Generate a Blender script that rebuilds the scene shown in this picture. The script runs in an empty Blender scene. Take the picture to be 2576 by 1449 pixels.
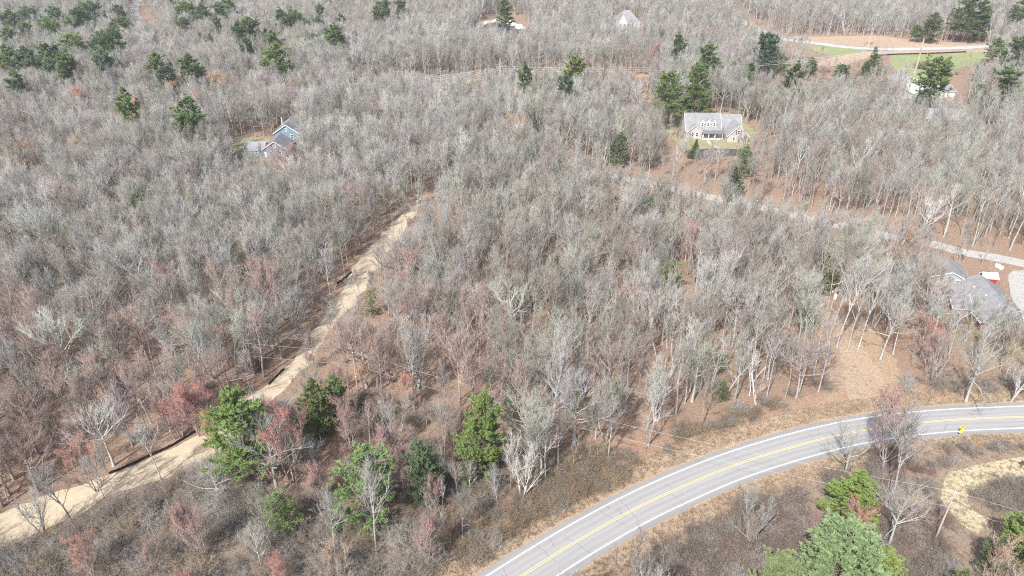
import bpy, math, random
import numpy as np
from mathutils import Vector, Matrix

# ------------------------------------------------------------------ camera, sky, sun, exposure
sc = bpy.context.scene
CAM_H, PITCH, FPX = 94.0, math.radians(29.5), 1789.0          # metres, tilt below the horizon, focal length for a 2576 px wide frame
cam_d = bpy.data.cameras.new('camera'); cam = bpy.data.objects.new('camera', cam_d)
sc.collection.objects.link(cam); sc.camera = cam
cam.location = (0, 0, CAM_H); cam.rotation_euler = (math.pi/2 - PITCH, 0, 0)
cam_d.sensor_width = 36.0; cam_d.lens = 36.0*FPX/2576.0
cam_d.clip_start = 0.5; cam_d.clip_end = 6000

SUN_EL, SUN_AZ = math.radians(47), math.radians(-30)            # azimuth the shadows fall to: 30 degrees right of +Y
sd = Vector((math.sin(math.radians(30))*math.cos(SUN_EL), math.cos(math.radians(30))*math.cos(SUN_EL), -math.sin(SUN_EL)))
w = bpy.data.worlds.new('World'); sc.world = w; w.use_nodes = True
nt = w.node_tree; bg = nt.nodes['Background']
sky = nt.nodes.new('ShaderNodeTexSky'); sky.sky_type = 'NISHITA'; sky.sun_disc = False
sky.sun_elevation = SUN_EL; sky.sun_rotation = math.radians(210); sky.air_density = 0.75; sky.dust_density = 3.0; sky.ozone_density = 0.4
nt.links.new(sky.outputs[0], bg.inputs[0]); bg.inputs[1].default_value = 0.13
ld = bpy.data.lights.new('sun', 'SUN'); ld.energy = 3.7; ld.angle = math.radians(1.5); ld.color = (1.0, 0.975, 0.94)
sun = bpy.data.objects.new('sun', ld); sc.collection.objects.link(sun)
sun.rotation_euler = sd.to_track_quat('-Z', 'Y').to_euler(); sun.location = (-60, -100, 200)
vs = sc.view_settings; vs.view_transform = 'Standard'; vs.look = 'None'; vs.gamma = 1.0; vs.exposure = 1.0; vs.use_curve_mapping = False
sc.cycles.use_denoising = False; sc.cycles.filter_width = 1.15; sc.cycles.max_bounces = 5; sc.cycles.diffuse_bounces = 3; sc.cycles.transparent_max_bounces = 6
sc.cycles.transmission_bounces = 2; sc.cycles.glossy_bounces = 2

COL = sc.collection
RNG = np.random.default_rng(7)
random.seed(7)

# ------------------------------------------------------------------ terrain height and the photograph's geometry
def hgt(x, y):
    return 0.55*np.sin(x/41+1.0)*np.sin(y/57+0.4) + 0.5*np.sin(x/83 - y/47 + 0.6) + 0.35*np.sin(y/31 + x/120)

def ground_at(u, v, z=None):
    """ground point (or the point at height z above the ground) seen at column u, row v of the 2576 x 1449 picture"""
    X = (u-1288)/FPX; Y = (v-724.5)/FPX
    d = math.sin(PITCH)+Y*math.cos(PITCH); f = math.cos(PITCH)-Y*math.sin(PITCH)
    zz = 0.0
    for _ in range(6):
        k = (CAM_H-zz-(z or 0))/d
        x, y = X*k, f*k
        zz = float(hgt(x, y))
    return x, y
def pix(x, y, z):
    dz = z-CAM_H
    dep = y*math.cos(PITCH)-dz*math.sin(PITCH)
    up = y*math.sin(PITCH)+dz*math.cos(PITCH)
    return 1288+FPX*x/dep, 724.5-FPX*up/dep
def G(pts): return np.array([ground_at(*p) for p in pts])
def inpoly(P, poly):
    P = np.atleast_2d(P); x, y = P[:, 0], P[:, 1]; c = np.zeros(len(P), bool); n = len(poly)
    for i in range(n):
        x1, y1 = poly[i]; x2, y2 = poly[(i+1) % n]
        if y1 == y2: continue
        m = ((y1 > y) != (y2 > y)) & (x < (x2-x1)*(y-y1)/(y2-y1)+x1)
        c ^= m
    return c
def dline(P, pl):
    P = np.atleast_2d(P); best = np.full(len(P), 1e9)
    for a, b in zip(pl[:-1], pl[1:]):
        d = b-a; L = d@d
        t = np.clip(((P-a)@d)/max(L, 1e-9), 0, 1)[:, None]
        best = np.minimum(best, np.linalg.norm(P-a-t*d, axis=1))
    return best
def smooth(pl, step=2.0):
    pl = np.asarray(pl, float)
    P = np.vstack([2*pl[0]-pl[1], pl, 2*pl[-1]-pl[-2]]); out = []
    for i in range(1, len(P)-2):
        p0, p1, p2, p3 = P[i-1:i+3]
        n = max(2, int(np.linalg.norm(p2-p1)/step))
        for k in range(n):
            t = k/n
            out.append(0.5*((2*p1)+(-p0+p2)*t+(2*p0-5*p1+4*p2-p3)*t*t+(-p0+3*p1-3*p2+p3)*t**3))
    out.append(P[-2]); return np.array(out)
def offset(pl, d):
    t = np.gradient(pl, axis=0); t /= np.linalg.norm(t, axis=1)[:, None]+1e-9
    return pl + np.stack([-t[:, 1], t[:, 0]], 1)*np.asarray(d).reshape(-1, 1)

# ------------------------------------------------------------------ materials
def mat(name):
    m = bpy.data.materials.new(name); m.use_nodes = True
    b = m.node_tree.nodes['Principled BSDF']; b.inputs['Specular IOR Level'].default_value = 0.25
    return m, m.node_tree, b
def ramp(nt, fac, stops):
    r = nt.nodes.new('ShaderNodeValToRGB'); e = r.color_ramp.elements
    while len(e) < len(stops): e.new(0.5)
    for el, (p, c) in zip(e, stops): el.position = p; el.color = (*c, 1)
    nt.links.new(fac, r.inputs[0]); return r.outputs[0]
def noise(nt, scale, detail=4, rough=0.6, vec=None, dist=0.0):
    n = nt.nodes.new('ShaderNodeTexNoise'); n.inputs['Scale'].default_value = scale
    n.inputs['Detail'].default_value = detail; n.inputs['Roughness'].default_value = rough; n.inputs['Distortion'].default_value = dist
    if vec is not None: nt.links.new(vec, n.inputs['Vector'])
    return n.outputs['Fac']
def mix(nt, fac, a, b, mode='MIX'):
    m = nt.nodes.new('ShaderNodeMix'); m.data_type = 'RGBA'; m.blend_type = mode
    for s, v in ((m.inputs[0], fac), (m.inputs[6], a), (m.inputs[7], b)):
        if isinstance(v, (int, float)): s.default_value = v
        elif isinstance(v, tuple): s.default_value = (*v, 1)
        else: nt.links.new(v, s)
    return m.outputs[2]
def objco(nt): return nt.nodes.new('ShaderNodeTexCoord').outputs['Object']
def geo_pos(nt): return nt.nodes.new('ShaderNodeNewGeometry').outputs['Position']
def mapped(nt, vec, scale=(1, 1, 1), rot=(0, 0, 0)):
    m = nt.nodes.new('ShaderNodeMapping'); m.inputs['Scale'].default_value = scale; m.inputs['Rotation'].default_value = rot
    nt.links.new(vec, m.inputs['Vector']); return m.outputs[0]
def uvco(nt): return nt.nodes.new('ShaderNodeTexCoord').outputs['UV']
def bump(nt, b, h, strength=0.5, dist=0.1):
    n = nt.nodes.new('ShaderNodeBump'); n.inputs['Strength'].default_value = strength; n.inputs['Distance'].default_value = dist
    nt.links.new(h, n.inputs['Height']); nt.links.new(n.outputs[0], b.inputs['Normal'])
def plain(name, col, rough=0.7, var=0.15, scale=3.0, spec=0.25, metallic=0.0):
    m, nt, b = mat(name)
    f = noise(nt, scale, 5, 0.65, objco(nt))
    lo = tuple(c*(1-var) for c in col); hi = tuple(min(1, c*(1+var)) for c in col)
    nt.links.new(ramp(nt, f, [(0.3, lo), (0.7, hi)]), b.inputs['Base Color'])
    b.inputs['Roughness'].default_value = rough; b.inputs['Specular IOR Level'].default_value = spec; b.inputs['Metallic'].default_value = metallic
    return m
def ground_mat(name, cols, fine=2.2, patch=0.07, speck=(0.1, 0.07, 0.05), speckamt=0.5, vec='pos', fs=(1, 1, 1), bs=1.0):
    m, nt, b = mat(name)
    p = geo_pos(nt) if vec == 'pos' else uvco(nt)
    n1 = noise(nt, patch, 5, 0.62, p, 0.4); n2 = noise(nt, fine, 6, 0.78, mapped(nt, p, fs)); n3 = noise(nt, fine*3.1, 3, 0.7, mapped(nt, p, fs))
    a = ramp(nt, n1, [(0.32, cols[0]), (0.5, cols[1]), (0.66, cols[2])])
    c2 = ramp(nt, n2, [(0.3, tuple(c*0.5 for c in cols[1])), (0.5, cols[1]), (0.72, tuple(min(1, c*1.55) for c in cols[1]))])
    c = mix(nt, 0.5, a, c2)
    sp = ramp(nt, n3, [(0.36, (1, 1, 1)), (0.5, (0, 0, 0))])
    sf = nt.nodes.new('ShaderNodeMath'); sf.operation = 'MULTIPLY'; nt.links.new(sp, sf.inputs[0]); sf.inputs[1].default_value = speckamt
    c = mix(nt, sf.outputs[0], c, speck)
    nt.links.new(c, b.inputs['Base Color']); b.inputs['Roughness'].default_value = 0.95; b.inputs['Specular IOR Level'].default_value = 0.08
    bump(nt, b, n2, bs, 0.25)
    return m
M = {}
M['litter'] = ground_mat('leaf litter', [(0.245, 0.155, 0.108), (0.27, 0.19, 0.14), (0.225, 0.18, 0.145)], 1.6, 0.045, (0.12, 0.075, 0.05), 0.55)
M['straw'] = ground_mat('cut straw', [(0.40, 0.335, 0.24), (0.44, 0.37, 0.27), (0.34, 0.28, 0.20)], 1.6, 0.09, (0.28, 0.235, 0.17), 0.6, 'uv', (2.2, 0.35, 1), 0.25)
M['verge'] = ground_mat('dry verge grass', [(0.40, 0.335, 0.235), (0.37, 0.28, 0.20), (0.44, 0.38, 0.275)], 2.4, 0.12, (0.2, 0.14, 0.09), 0.5)
M['brush'] = ground_mat('brushy ground', [(0.24, 0.185, 0.145), (0.28, 0.22, 0.17), (0.22, 0.18, 0.15)], 2.0, 0.1, (0.12, 0.09, 0.07), 0.5)
M['lawn'] = ground_mat('spring lawn', [(0.19, 0.205, 0.10), (0.26, 0.245, 0.145), (0.33, 0.28, 0.19)], 1.6, 0.13, (0.2, 0.18, 0.09), 0.35)
M['green'] = ground_mat('green field', [(0.19, 0.24, 0.11), (0.23, 0.255, 0.125), (0.31, 0.295, 0.17)], 1.2, 0.06, (0.16, 0.2, 0.08), 0.3)
M['mown'] = ground_mat('mown dry grass', [(0.345, 0.265, 0.195), (0.365, 0.28, 0.205), (0.34, 0.235, 0.17)], 1.8, 0.11, (0.25, 0.18, 0.11), 0.45)
M['gravel'] = ground_mat('gravel', [(0.35, 0.335, 0.31), (0.39, 0.375, 0.35), (0.32, 0.295, 0.265)], 2.5, 0.12, (0.26, 0.24, 0.22), 0.4)
M['rock'] = ground_mat('pale rocks', [(0.5, 0.44, 0.38), (0.6, 0.55, 0.48), (0.4, 0.32, 0.26)], 1.0, 0.2, (0.2, 0.16, 0.13), 0.5)
M['loop'] = ground_mat('pale dry grass', [(0.42, 0.37, 0.25), (0.47, 0.41, 0.28), (0.40, 0.34, 0.22)], 1.8, 0.11, (0.28, 0.22, 0.14), 0.4)
M['pale_tar'] = ground_mat('pale tarmac', [(0.37, 0.37, 0.37), (0.41, 0.41, 0.41), (0.34, 0.34, 0.34)], 2.0, 0.1, (0.28, 0.28, 0.28), 0.3)
M['tar'] = ground_mat('driveway tarmac', [(0.055, 0.06, 0.07), (0.07, 0.073, 0.08), (0.09, 0.09, 0.09)], 2.0, 0.2, (0.04, 0.04, 0.045), 0.3)

def asphalt():
    m, nt, b = mat('worn asphalt')
    uv = uvco(nt); sx = nt.nodes.new('ShaderNodeSeparateXYZ'); nt.links.new(uv, sx.inputs[0])
    # wheel paths: two darker polished bands in each lane, worn into the surface
    ab = nt.nodes.new('ShaderNodeMath'); ab.operation = 'ABSOLUTE'; nt.links.new(sx.outputs[0], ab.inputs[0])
    wob = noise(nt, 0.05, 2, 0.5, uv)
    ad = nt.nodes.new('ShaderNodeMath'); ad.operation = 'MULTIPLY_ADD'; nt.links.new(wob, ad.inputs[0]); ad.inputs[1].default_value = 0.5; nt.links.new(ab.outputs[0], ad.inputs[2])
    sc_ = nt.nodes.new('ShaderNodeMath'); sc_.operation = 'DIVIDE'; nt.links.new(ad.outputs[0], sc_.inputs[0]); sc_.inputs[1].default_value = 5.0
    band = ramp(nt, sc_.outputs[0], [(0.05, (0.25, 0.248, 0.242)), (0.22, (0.33, 0.327, 0.318)), (0.33, (0.24, 0.238, 0.233)), (0.46, (0.325, 0.322, 0.313)), (0.58, (0.245, 0.243, 0.237)), (0.72, (0.325, 0.322, 0.313)), (0.8, (0.2, 0.2, 0.2)), (1.0, (0.17, 0.165, 0.16))])
    st = noise(nt, 0.5, 5, 0.7, mapped(nt, uv, (2.2, 0.12, 1)))
    c = mix(nt, 0.35, band, ramp(nt, st, [(0.3, (0.205, 0.203, 0.198)), (0.7, (0.33, 0.327, 0.32))]))
    g = noise(nt, 9, 4, 0.8, uv)
    c = mix(nt, 0.22, c, ramp(nt, g, [(0.3, (0.12, 0.12, 0.125)), (0.7, (0.4, 0.4, 0.41))]))
    nt.links.new(c, b.inputs['Base Color']); b.inputs['Roughness'].default_value = 0.8
    bump(nt, b, g, 0.4, 0.02)
    return m
M['asphalt'] = asphalt()
def paint(name, col, wear):
    m, nt, b = mat(name)
    n = noise(nt, 1.3, 6, 0.8, geo_pos(nt))
    c = ramp(nt, n, [(0.34, wear), (0.44, col), (0.8, tuple(min(1, x*1.05) for x in col))])
    nt.links.new(c, b.inputs['Base Color']); b.inputs['Roughness'].default_value = 0.7; return m
M['white_line'] = paint('white road paint', (0.78, 0.78, 0.77), (0.52, 0.52, 0.52))
M['yellow_line'] = paint('yellow road paint', (0.70, 0.50, 0.22), (0.5, 0.4, 0.25))
M['crack'] = plain('crack', (0.10, 0.10, 0.10), 0.95)

def tint_mat(name, amount=1.0, rough=0.9, twig=False, mult=(1, 1, 1), base=None, var=0.45, trans=0.0):
    """surface coloured by the plant's own colour (property 'tint')"""
    m, nt, b = mat(name)
    a = nt.nodes.new('ShaderNodeAttribute'); a.attribute_type = 'INSTANCER'; a.attribute_name = 'tint'
    c = a.outputs['Color']
    c = mix(nt, 1.0, c, mult, 'MULTIPLY')
    n = noise(nt, 0.9 if twig else 2.0, 4, 0.7, objco(nt))
    v = ramp(nt, n, [(0.3, (1-var,)*3), (0.7, (1+var*0.6,)*3)])
    c = mix(nt, 1.0, c, v, 'MULTIPLY')
    nt.links.new(c, b.inputs['Base Color']); b.inputs['Roughness'].default_value = rough; b.inputs['Specular IOR Level'].default_value = 0.12
    if trans:
        t = nt.nodes.new('ShaderNodeBsdfTranslucent'); nt.links.new(c, t.inputs['Color'])
        ms = nt.nodes.new('ShaderNodeMixShader'); ms.inputs[0].default_value = trans
        out = nt.nodes['Material Output']
        nt.links.new(b.outputs[0], ms.inputs[1]); nt.links.new(t.outputs[0], ms.inputs[2]); nt.links.new(ms.outputs[0], out.inputs[0])
    return m
M['bark'] = tint_mat('bark', var=0.35)
M['twig'] = tint_mat('twigs', twig=True, mult=(0.88, 0.865, 0.845), var=0.25)
M['bud'] = tint_mat('opening buds', twig=True, var=0.3, trans=0.25)
M['needle'] = tint_mat('needles', twig=True, var=0.3, trans=0.4)
M['pine_bark'] = plain('pine bark', (0.16, 0.125, 0.10), 0.95)
M['grassblade'] = tint_mat('dry grass blades', var=0.25, trans=0.2)
M['roof_grey'] = None

# ------------------------------------------------------------------ mesh helpers
def mesh_tris(name, V, F, mats, mi=None, smooth_=False, uv=None):
    me = bpy.data.meshes.new(name); V = np.asarray(V, np.float32); F = np.asarray(F, np.int32)
    me.vertices.add(len(V)); me.vertices.foreach_set('co', V.ravel())
    n, k = F.shape
    me.loops.add(n*k); me.loops.foreach_set('vertex_index', F.ravel())
    me.polygons.add(n); me.polygons.foreach_set('loop_start', np.arange(0, n*k, k, dtype=np.int32))
    for m in (mats if isinstance(mats, (list, tuple)) else [mats]): me.materials.append(m)
    if mi is not None: me.polygons.foreach_set('material_index', np.asarray(mi, np.int32))
    if smooth_: me.polygons.foreach_set('use_smooth', np.ones(n, bool))
    if uv is not None:
        l = me.uv_layers.new(name='UVMap'); l.data.foreach_set('uv', np.asarray(uv, np.float32)[F.ravel()].ravel())
    me.update(calc_edges=True); me.validate(); return me
def new_obj(name, me, parent=None):
    o = bpy.data.objects.new(name, me); COL.objects.link(o)
    if parent is not None: o.parent = parent
    return o
def empty(name, loc=(0, 0, 0), rz=0.0, label=None, cat=None, group=None):
    o = bpy.data.objects.new(name, None); COL.objects.link(o); o.location = loc; o.rotation_euler = (0, 0, rz)
    o.empty_display_size = 0.2
    return tag(o, label, cat, group)
def tag(o, label=None, cat=None, group=None, kind=None):
    if label: o['label'] = label
    if cat: o['category'] = cat
    if group: o['group'] = group
    if kind: o['kind'] = kind
    return o
class MB:
    """collects quads and triangles for one mesh"""
    def __init__(s): s.v = []; s.f = []
    def box(s, x0, x1, y0, y1, z0, z1):
        b = len(s.v); s.v += [(x, y, z) for z in (z0, z1) for (x, y) in ((x0, y0), (x1, y0), (x1, y1), (x0, y1))]
        s.f += [tuple(b+i for i in q) for q in ((0, 3, 2, 1), (4, 5, 6, 7), (0, 1, 5, 4), (1, 2, 6, 5), (2, 3, 7, 6), (3, 0, 4, 7))]; return s
    def poly(s, *pts):
        b = len(s.v); s.v += list(pts); s.f.append(tuple(range(b, b+len(pts)))); return s
    def slab(s, pts, t):
        """a flat polygon given thickness t along its normal (downwards)"""
        p = [Vector(q) for q in pts]; n = (p[1]-p[0]).cross(p[2]-p[0]).normalized()
        q = [a-n*t for a in p]; b = len(s.v); k = len(p); s.v += [tuple(a) for a in p+q]
        s.f.append(tuple(range(b, b+k))); s.f.append(tuple(range(b+2*k-1, b+k-1, -1)))
        for i in range(k):
            j = (i+1) % k; s.f.append((b+i, b+k+i, b+k+j, b+j))
        return s
    def bar(s, a, b_, r, sides=6, r2=None):
        a = Vector(a); c = Vector(b_); d = (c-a).normalized(); r2 = r if r2 is None else r2
        x = d.cross(Vector((0, 0, 1)) if abs(d.z) < 0.9 else Vector((1, 0, 0))).normalized(); y = d.cross(x); b = len(s.v)
        for p, rr in ((a, r), (c, r2)):
            for i in range(sides):
                t = 2*math.pi*i/sides; s.v.append(tuple(p+x*math.cos(t)*rr+y*math.sin(t)*rr))
        for i in range(sides):
            j = (i+1) % sides; s.f.append((b+i, b+j, b+sides+j, b+sides+i))
        s.f.append(tuple(b+i for i in range(sides))[::-1]); s.f.append(tuple(b+sides+i for i in range(sides))); return s
    def build(s, name, m, parent=None):
        me = bpy.data.meshes.new(name); me.from_pydata(s.v, [], s.f); me.materials.append(m); me.update()
        return new_obj(name, me, parent)

def tube(pts, rad, sides):
    pts = np.asarray(pts, float); n = len(pts)
    t = np.gradient(pts, axis=0); t /= np.linalg.norm(t, axis=1)[:, None]+1e-9
    ref = np.where(np.abs(t[:, 2:3]) < 0.85, np.array([[0, 0, 1.]]), np.array([[1., 0, 0]]))
    if len({bool(abs(q) < 0.85) for q in t[:, 2]}) > 1: ref = np.tile(np.array([[0.3, 0.9, 0.31]]), (n, 1))
    x = np.cross(t, ref); x /= np.linalg.norm(x, axis=1)[:, None]+1e-9; y = np.cross(t, x)
    a = np.arange(sides)*2*np.pi/sides
    V = pts[:, None]+np.asarray(rad)[:, None, None]*(x[:, None]*np.cos(a)[None, :, None]+y[:, None]*np.sin(a)[None, :, None])
    i = np.arange(n-1)[:, None]*sides; j = np.arange(sides)[None]; k = (j+1) % sides
    A, B, C, D = (i+j).ravel(), (i+k).ravel(), (i+sides+k).ravel(), (i+sides+j).ravel()
    return V.reshape(-1, 3), np.concatenate([np.stack([A, B, C], 1), np.stack([A, C, D], 1)])
def spikes(P, D, L, r, sides=3):
    """straight tapering twigs, one three-sided spike each"""
    N = len(P); ref = np.where(np.abs(D[:, 2:3]) < 0.9, np.array([[0, 0, 1.]]), np.array([[1., 0, 0]]))
    x = np.cross(D, ref); x /= np.linalg.norm(x, axis=1)[:, None]+1e-9; y = np.cross(D, x)
    a = np.arange(sides)*2*np.pi/sides; r = np.broadcast_to(r, (N,))
    V = np.empty((N, sides+1, 3)); V[:, :sides] = P[:, None]+r[:, None, None]*(x[:, None]*np.cos(a)[None, :, None]+y[:, None]*np.sin(a)[None, :, None])
    V[:, sides] = P+D*np.asarray(L).reshape(-1, 1)
    b = np.arange(N)[:, None]*(sides+1); j = np.arange(sides)[None]
    F = np.stack([(b+j).ravel(), (b+(j+1) % sides).ravel(), np.broadcast_to(b+sides, (N, sides)).ravel()], 1)
    return V.reshape(-1, 3), F
def cat_(parts):
    V = []; F = []; o = 0
    for v, f in parts: V.append(v); F.append(f+o); o += len(v)
    return np.concatenate(V), np.concatenate(F)
def unit(a): return a/(np.linalg.norm(a, axis=-1, keepdims=True)+1e-9)
def side_dirs(rng, D, lo, hi):
    """directions leaving the parents' directions D at lo..hi radians, all round"""
    N = len(D); r = rng.normal(size=(N, 3)); p = unit(r-D*np.sum(r*D, 1, keepdims=True))
    a = rng.uniform(lo, hi, N)[:, None]; return D*np.cos(a)+p*np.sin(a)
def grow(rng, p, d, L, n, wob, up):
    pts = [p]; d = np.array(d, float)
    for i in range(n):
        d = d+rng.normal(0, wob, 3); d[2] += up; d /= np.linalg.norm(d); p = p+d*(L/n); pts.append(p)
    return np.array(pts)
def along(polys, rng, k, t0, t1=1.0):
    """k points on each polyline: positions, directions, parameter, length"""
    P, D, T, LL = [], [], [], []
    for pl in polys:
        n = len(pl)-1; t = np.sort(rng.uniform(t0, t1, k)); q = np.clip(t*n, 0, n-1e-6); i = q.astype(int); f = (q-i)[:, None]
        P.append(pl[i]*(1-f)+pl[i+1]*f); D.append(unit(pl[i+1]-pl[i])); T.append(t); LL.append(np.full(k, np.linalg.norm(pl[-1]-pl[0])))
    return np.concatenate(P), np.concatenate(D), np.concatenate(T), np.concatenate(LL)

# ------------------------------------------------------------------ plants: shapes
def bare_shape(seed, H, r0, cb, lead, cw, n1, n2, n3, n4, ang=(0.95, 0.4), up=0.10, wob=0.13, stems=1, tw=1.0, buds=0, trunkwob=0.03):
    """bare tree: cb = height of the first limbs, lead = how far the leader goes, cw = limb length, all as shares of H"""
    rng = np.random.default_rng(seed); tr = []; cr = []; L2 = []; bud = None; l1s = []
    for s in range(stems):
        a = rng.uniform(0, 6.28); lean = 0.0 if stems == 1 else rng.uniform(0.12, 0.3)
        d = np.array([math.cos(a)*lean, math.sin(a)*lean, 1.0]); hh = H*lead*(1 if stems == 1 else rng.uniform(0.8, 1.0)); rr = r0/math.sqrt(stems)*1.1
        pl = grow(rng, np.array([math.cos(a)*0.25*(stems > 1), math.sin(a)*0.25*(stems > 1), -0.3]), d/np.linalg.norm(d), hh+0.3, 9, trunkwob, 0.02)
        t = np.linspace(0, 1, len(pl)); rad = rr*(1-t*0.86)**0.85; rad[0] *= 1.35
        tr.append(tube(pl, rad, 6))
        m = max(3, int(n1/stems)); ts = np.linspace(cb/lead if stems == 1 else cb*0.7, 0.99, m)+rng.uniform(-0.03, 0.03, m); az = rng.uniform(0, 6.28)
        for k, tt in enumerate(ts):
            tt = min(max(tt, 0.05), 0.995); q = tt*9; i = min(int(q), 8); p = pl[i]+(pl[i+1]-pl[i])*(q-i)
            az += 2.4+rng.normal(0, 0.35); x = (tt-ts[0])/(1-ts[0]+1e-6)
            el = ang[0]*(1-x)+ang[1]*x+rng.normal(0, 0.12)
            d1 = np.array([math.cos(az)*math.sin(el), math.sin(az)*math.sin(el), math.cos(el)])
            L = H*cw*(0.62+0.5*math.sin(math.pi*(0.25+0.6*x)))*rng.uniform(0.75, 1.2)*(1-0.35*x)
            if stems > 1: L *= 0.75
            l1 = grow(rng, p, d1, L, 6, wob, up); tq = np.linspace(0, 1, 7)
            rl = min(rr*0.6, 0.014*L+0.028)*(1-tt*0.25)
            tr.append(tube(l1, rl*(1-tq*0.82), 4)); l1s.append(l1)
        l1s.append(pl[6:])
    P, D, T, LL = along(l1s, rng, n2, 0.22, 0.98); d2 = side_dirs(rng, D, 0.35, 0.8); d2[:, 2] += 0.33; d2 = unit(d2)
    for p, d, t, l in zip(P, d2, T, LL):
        L = l*(0.55-0.28*t)*rng.uniform(0.7, 1.25)+0.4; pl = grow(rng, p, d, L, 4, wob*1.1, up*1.1); L2.append(pl)
        cr.append(tube(pl, np.linspace(0.029, 0.011, 5)*tw*(0.7+0.06*H), 3))
    L2 += [np.array(a[len(a)//2:]) for a in l1s]
    P, D, T, LL = along(L2, rng, n3, 0.15, 1.0); d3 = side_dirs(rng, D, 0.28, 0.75); d3[:, 2] += 0.34; d3 = unit(d3)
    L = (LL*(0.5-0.2*T)+0.35)*rng.uniform(0.6, 1.3, len(P)); L = np.clip(L, 0.4, 2.4)
    cr.append(spikes(P, d3, L, 0.0135*tw*(0.75+0.03*H)))
    k4 = n4; idx = np.repeat(np.arange(len(P)), k4); t4 = rng.uniform(0.2, 0.95, len(idx)); P4 = P[idx]+d3[idx]*(L[idx]*t4)[:, None]
    d4 = side_dirs(rng, d3[idx], 0.28, 0.75); d4[:, 2] += 0.25; d4 = unit(d4); L4 = np.clip(L[idx]*0.55*rng.uniform(0.5, 1.3, len(idx)), 0.2, 1.1)
    cr.append(spikes(P4, d4, L4, 0.0085*tw*(0.8+0.025*H)))
    if buds:
        E = np.concatenate([P+d3*L[:, None], P4+d4*L4[:, None], P4+d4*(L4*0.6)[:, None]]); Dd = np.concatenate([d3, d4, d4])
        z = E[:, 2]; zr = (z-z.min())/(np.ptp(z)+1e-6); keep = rng.uniform(size=len(E)) < np.clip(0.12+1.0*zr**1.3, 0, 1)
        E, Dd = E[keep], Dd[keep]
        if len(E) > buds: s = rng.choice(len(E), buds, replace=False); E, Dd = E[s], Dd[s]
        bud = spikes(E-Dd*0.05, unit(Dd+rng.normal(0, 0.4, Dd.shape)), rng.uniform(0.12, 0.22, len(E)), rng.uniform(0.026, 0.048, len(E)), 3)
    return cat_(tr), cat_(cr), bud

def pine_shape(seed, H, cb, cw, whorls, per, shoots, clumps, blades, r0=0.24, size=0.36, cone=0.6, droop=-0.02):
    """white pine or spruce: whorls of limbs with tufts of needles; cone = how much narrower the top is"""
    rng = np.random.default_rng(seed); tr = []; Pc = []; Dc = []
    pl = grow(rng, np.array([0, 0, -0.3]), (0, 0, 1), H+0.3, 8, 0.02, 0.03); t = np.linspace(0, 1, 9)
    tr.append(tube(pl, r0*(1-t*0.93), 6)); az = 0; top = pl[-1]
    for k in range(whorls):
        x = (k+rng.uniform(-0.3, 0.3))/whorls; x = min(max(x, 0), 0.99); tt = cb+(1-cb)*x*0.98
        q = tt*8; i = min(int(q), 7); p = pl[i]+(pl[i+1]-pl[i])*(q-i)
        prof = (1-x*cone)*(0.62+0.38*math.sin(min(1, x*3.2+0.25)*math.pi/2))*min(1, (1.03-x)*3.5)
        m = max(3, int(per*(1 if x < 0.75 else 0.8)))
        for j in range(m):
            az += 6.283/m+rng.normal(0, 0.3); L = H*cw*prof*rng.uniform(0.55, 1.2)
            if rng.uniform() < 0.1: L *= 0.35
            el = 1.45-0.75*x+rng.normal(0, 0.1); d = np.array([math.cos(az)*math.sin(el), math.sin(az)*math.sin(el), math.cos(el)])
            b = grow(rng, p, d, max(L, 0.4), 4, 0.07, droop+0.06); tr.append(tube(b, np.linspace(0.045+0.012*L, 0.012, 5), 3))
            B = [b]
            ns = max(2, int(shoots*min(1.2, L/2.2)))
            Ps, Ds, Ts, Ls = along([b], rng, ns, 0.28, 1.0); ds = side_dirs(rng, Ds, 0.5, 1.0); ds[:, 2] = ds[:, 2]*0.45+0.18; ds = unit(ds)
            for a, dd, ttt in zip(Ps, ds, Ts):
                l = (L*(0.48-0.25*ttt)+0.25)*rng.uniform(0.7, 1.2); B.append(np.array([a, a+dd*l*0.5, a+dd*l+np.array([0, 0, 0.08*l])]))
            Pq, Dq, Tq, _ = along(B, rng, clumps, 0.35, 1.0); Pc.append(Pq); Dc.append(Dq)
    Pc.append(np.tile(top, (6, 1))+rng.normal(0, 0.15, (6, 3))); Dc.append(np.tile([[0, 0, 1.]], (6, 1)))
    P = np.concatenate(Pc); D = np.concatenate(Dc)
    i = np.repeat(np.arange(len(P)), blades); d = side_dirs(rng, unit(D[i]+np.array([0, 0, 0.5])), 0.25, 1.25)
    s = size*rng.uniform(0.6, 1.25, len(i)); base = P[i]+rng.normal(0, size*0.14, (len(i), 3))
    # flat needle sprays: one slim triangle each
    ref = rng.normal(0, 0.45, size=d.shape)+np.array([0, 0, 1.0]); x = unit(np.cross(d, ref))*(s*0.2)[:, None]
    V = np.stack([base-x, base+x, base+d*s[:, None]], 1).reshape(-1, 3); F = np.arange(len(V)).reshape(-1, 3)
    return cat_(tr), (V, F), None

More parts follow.
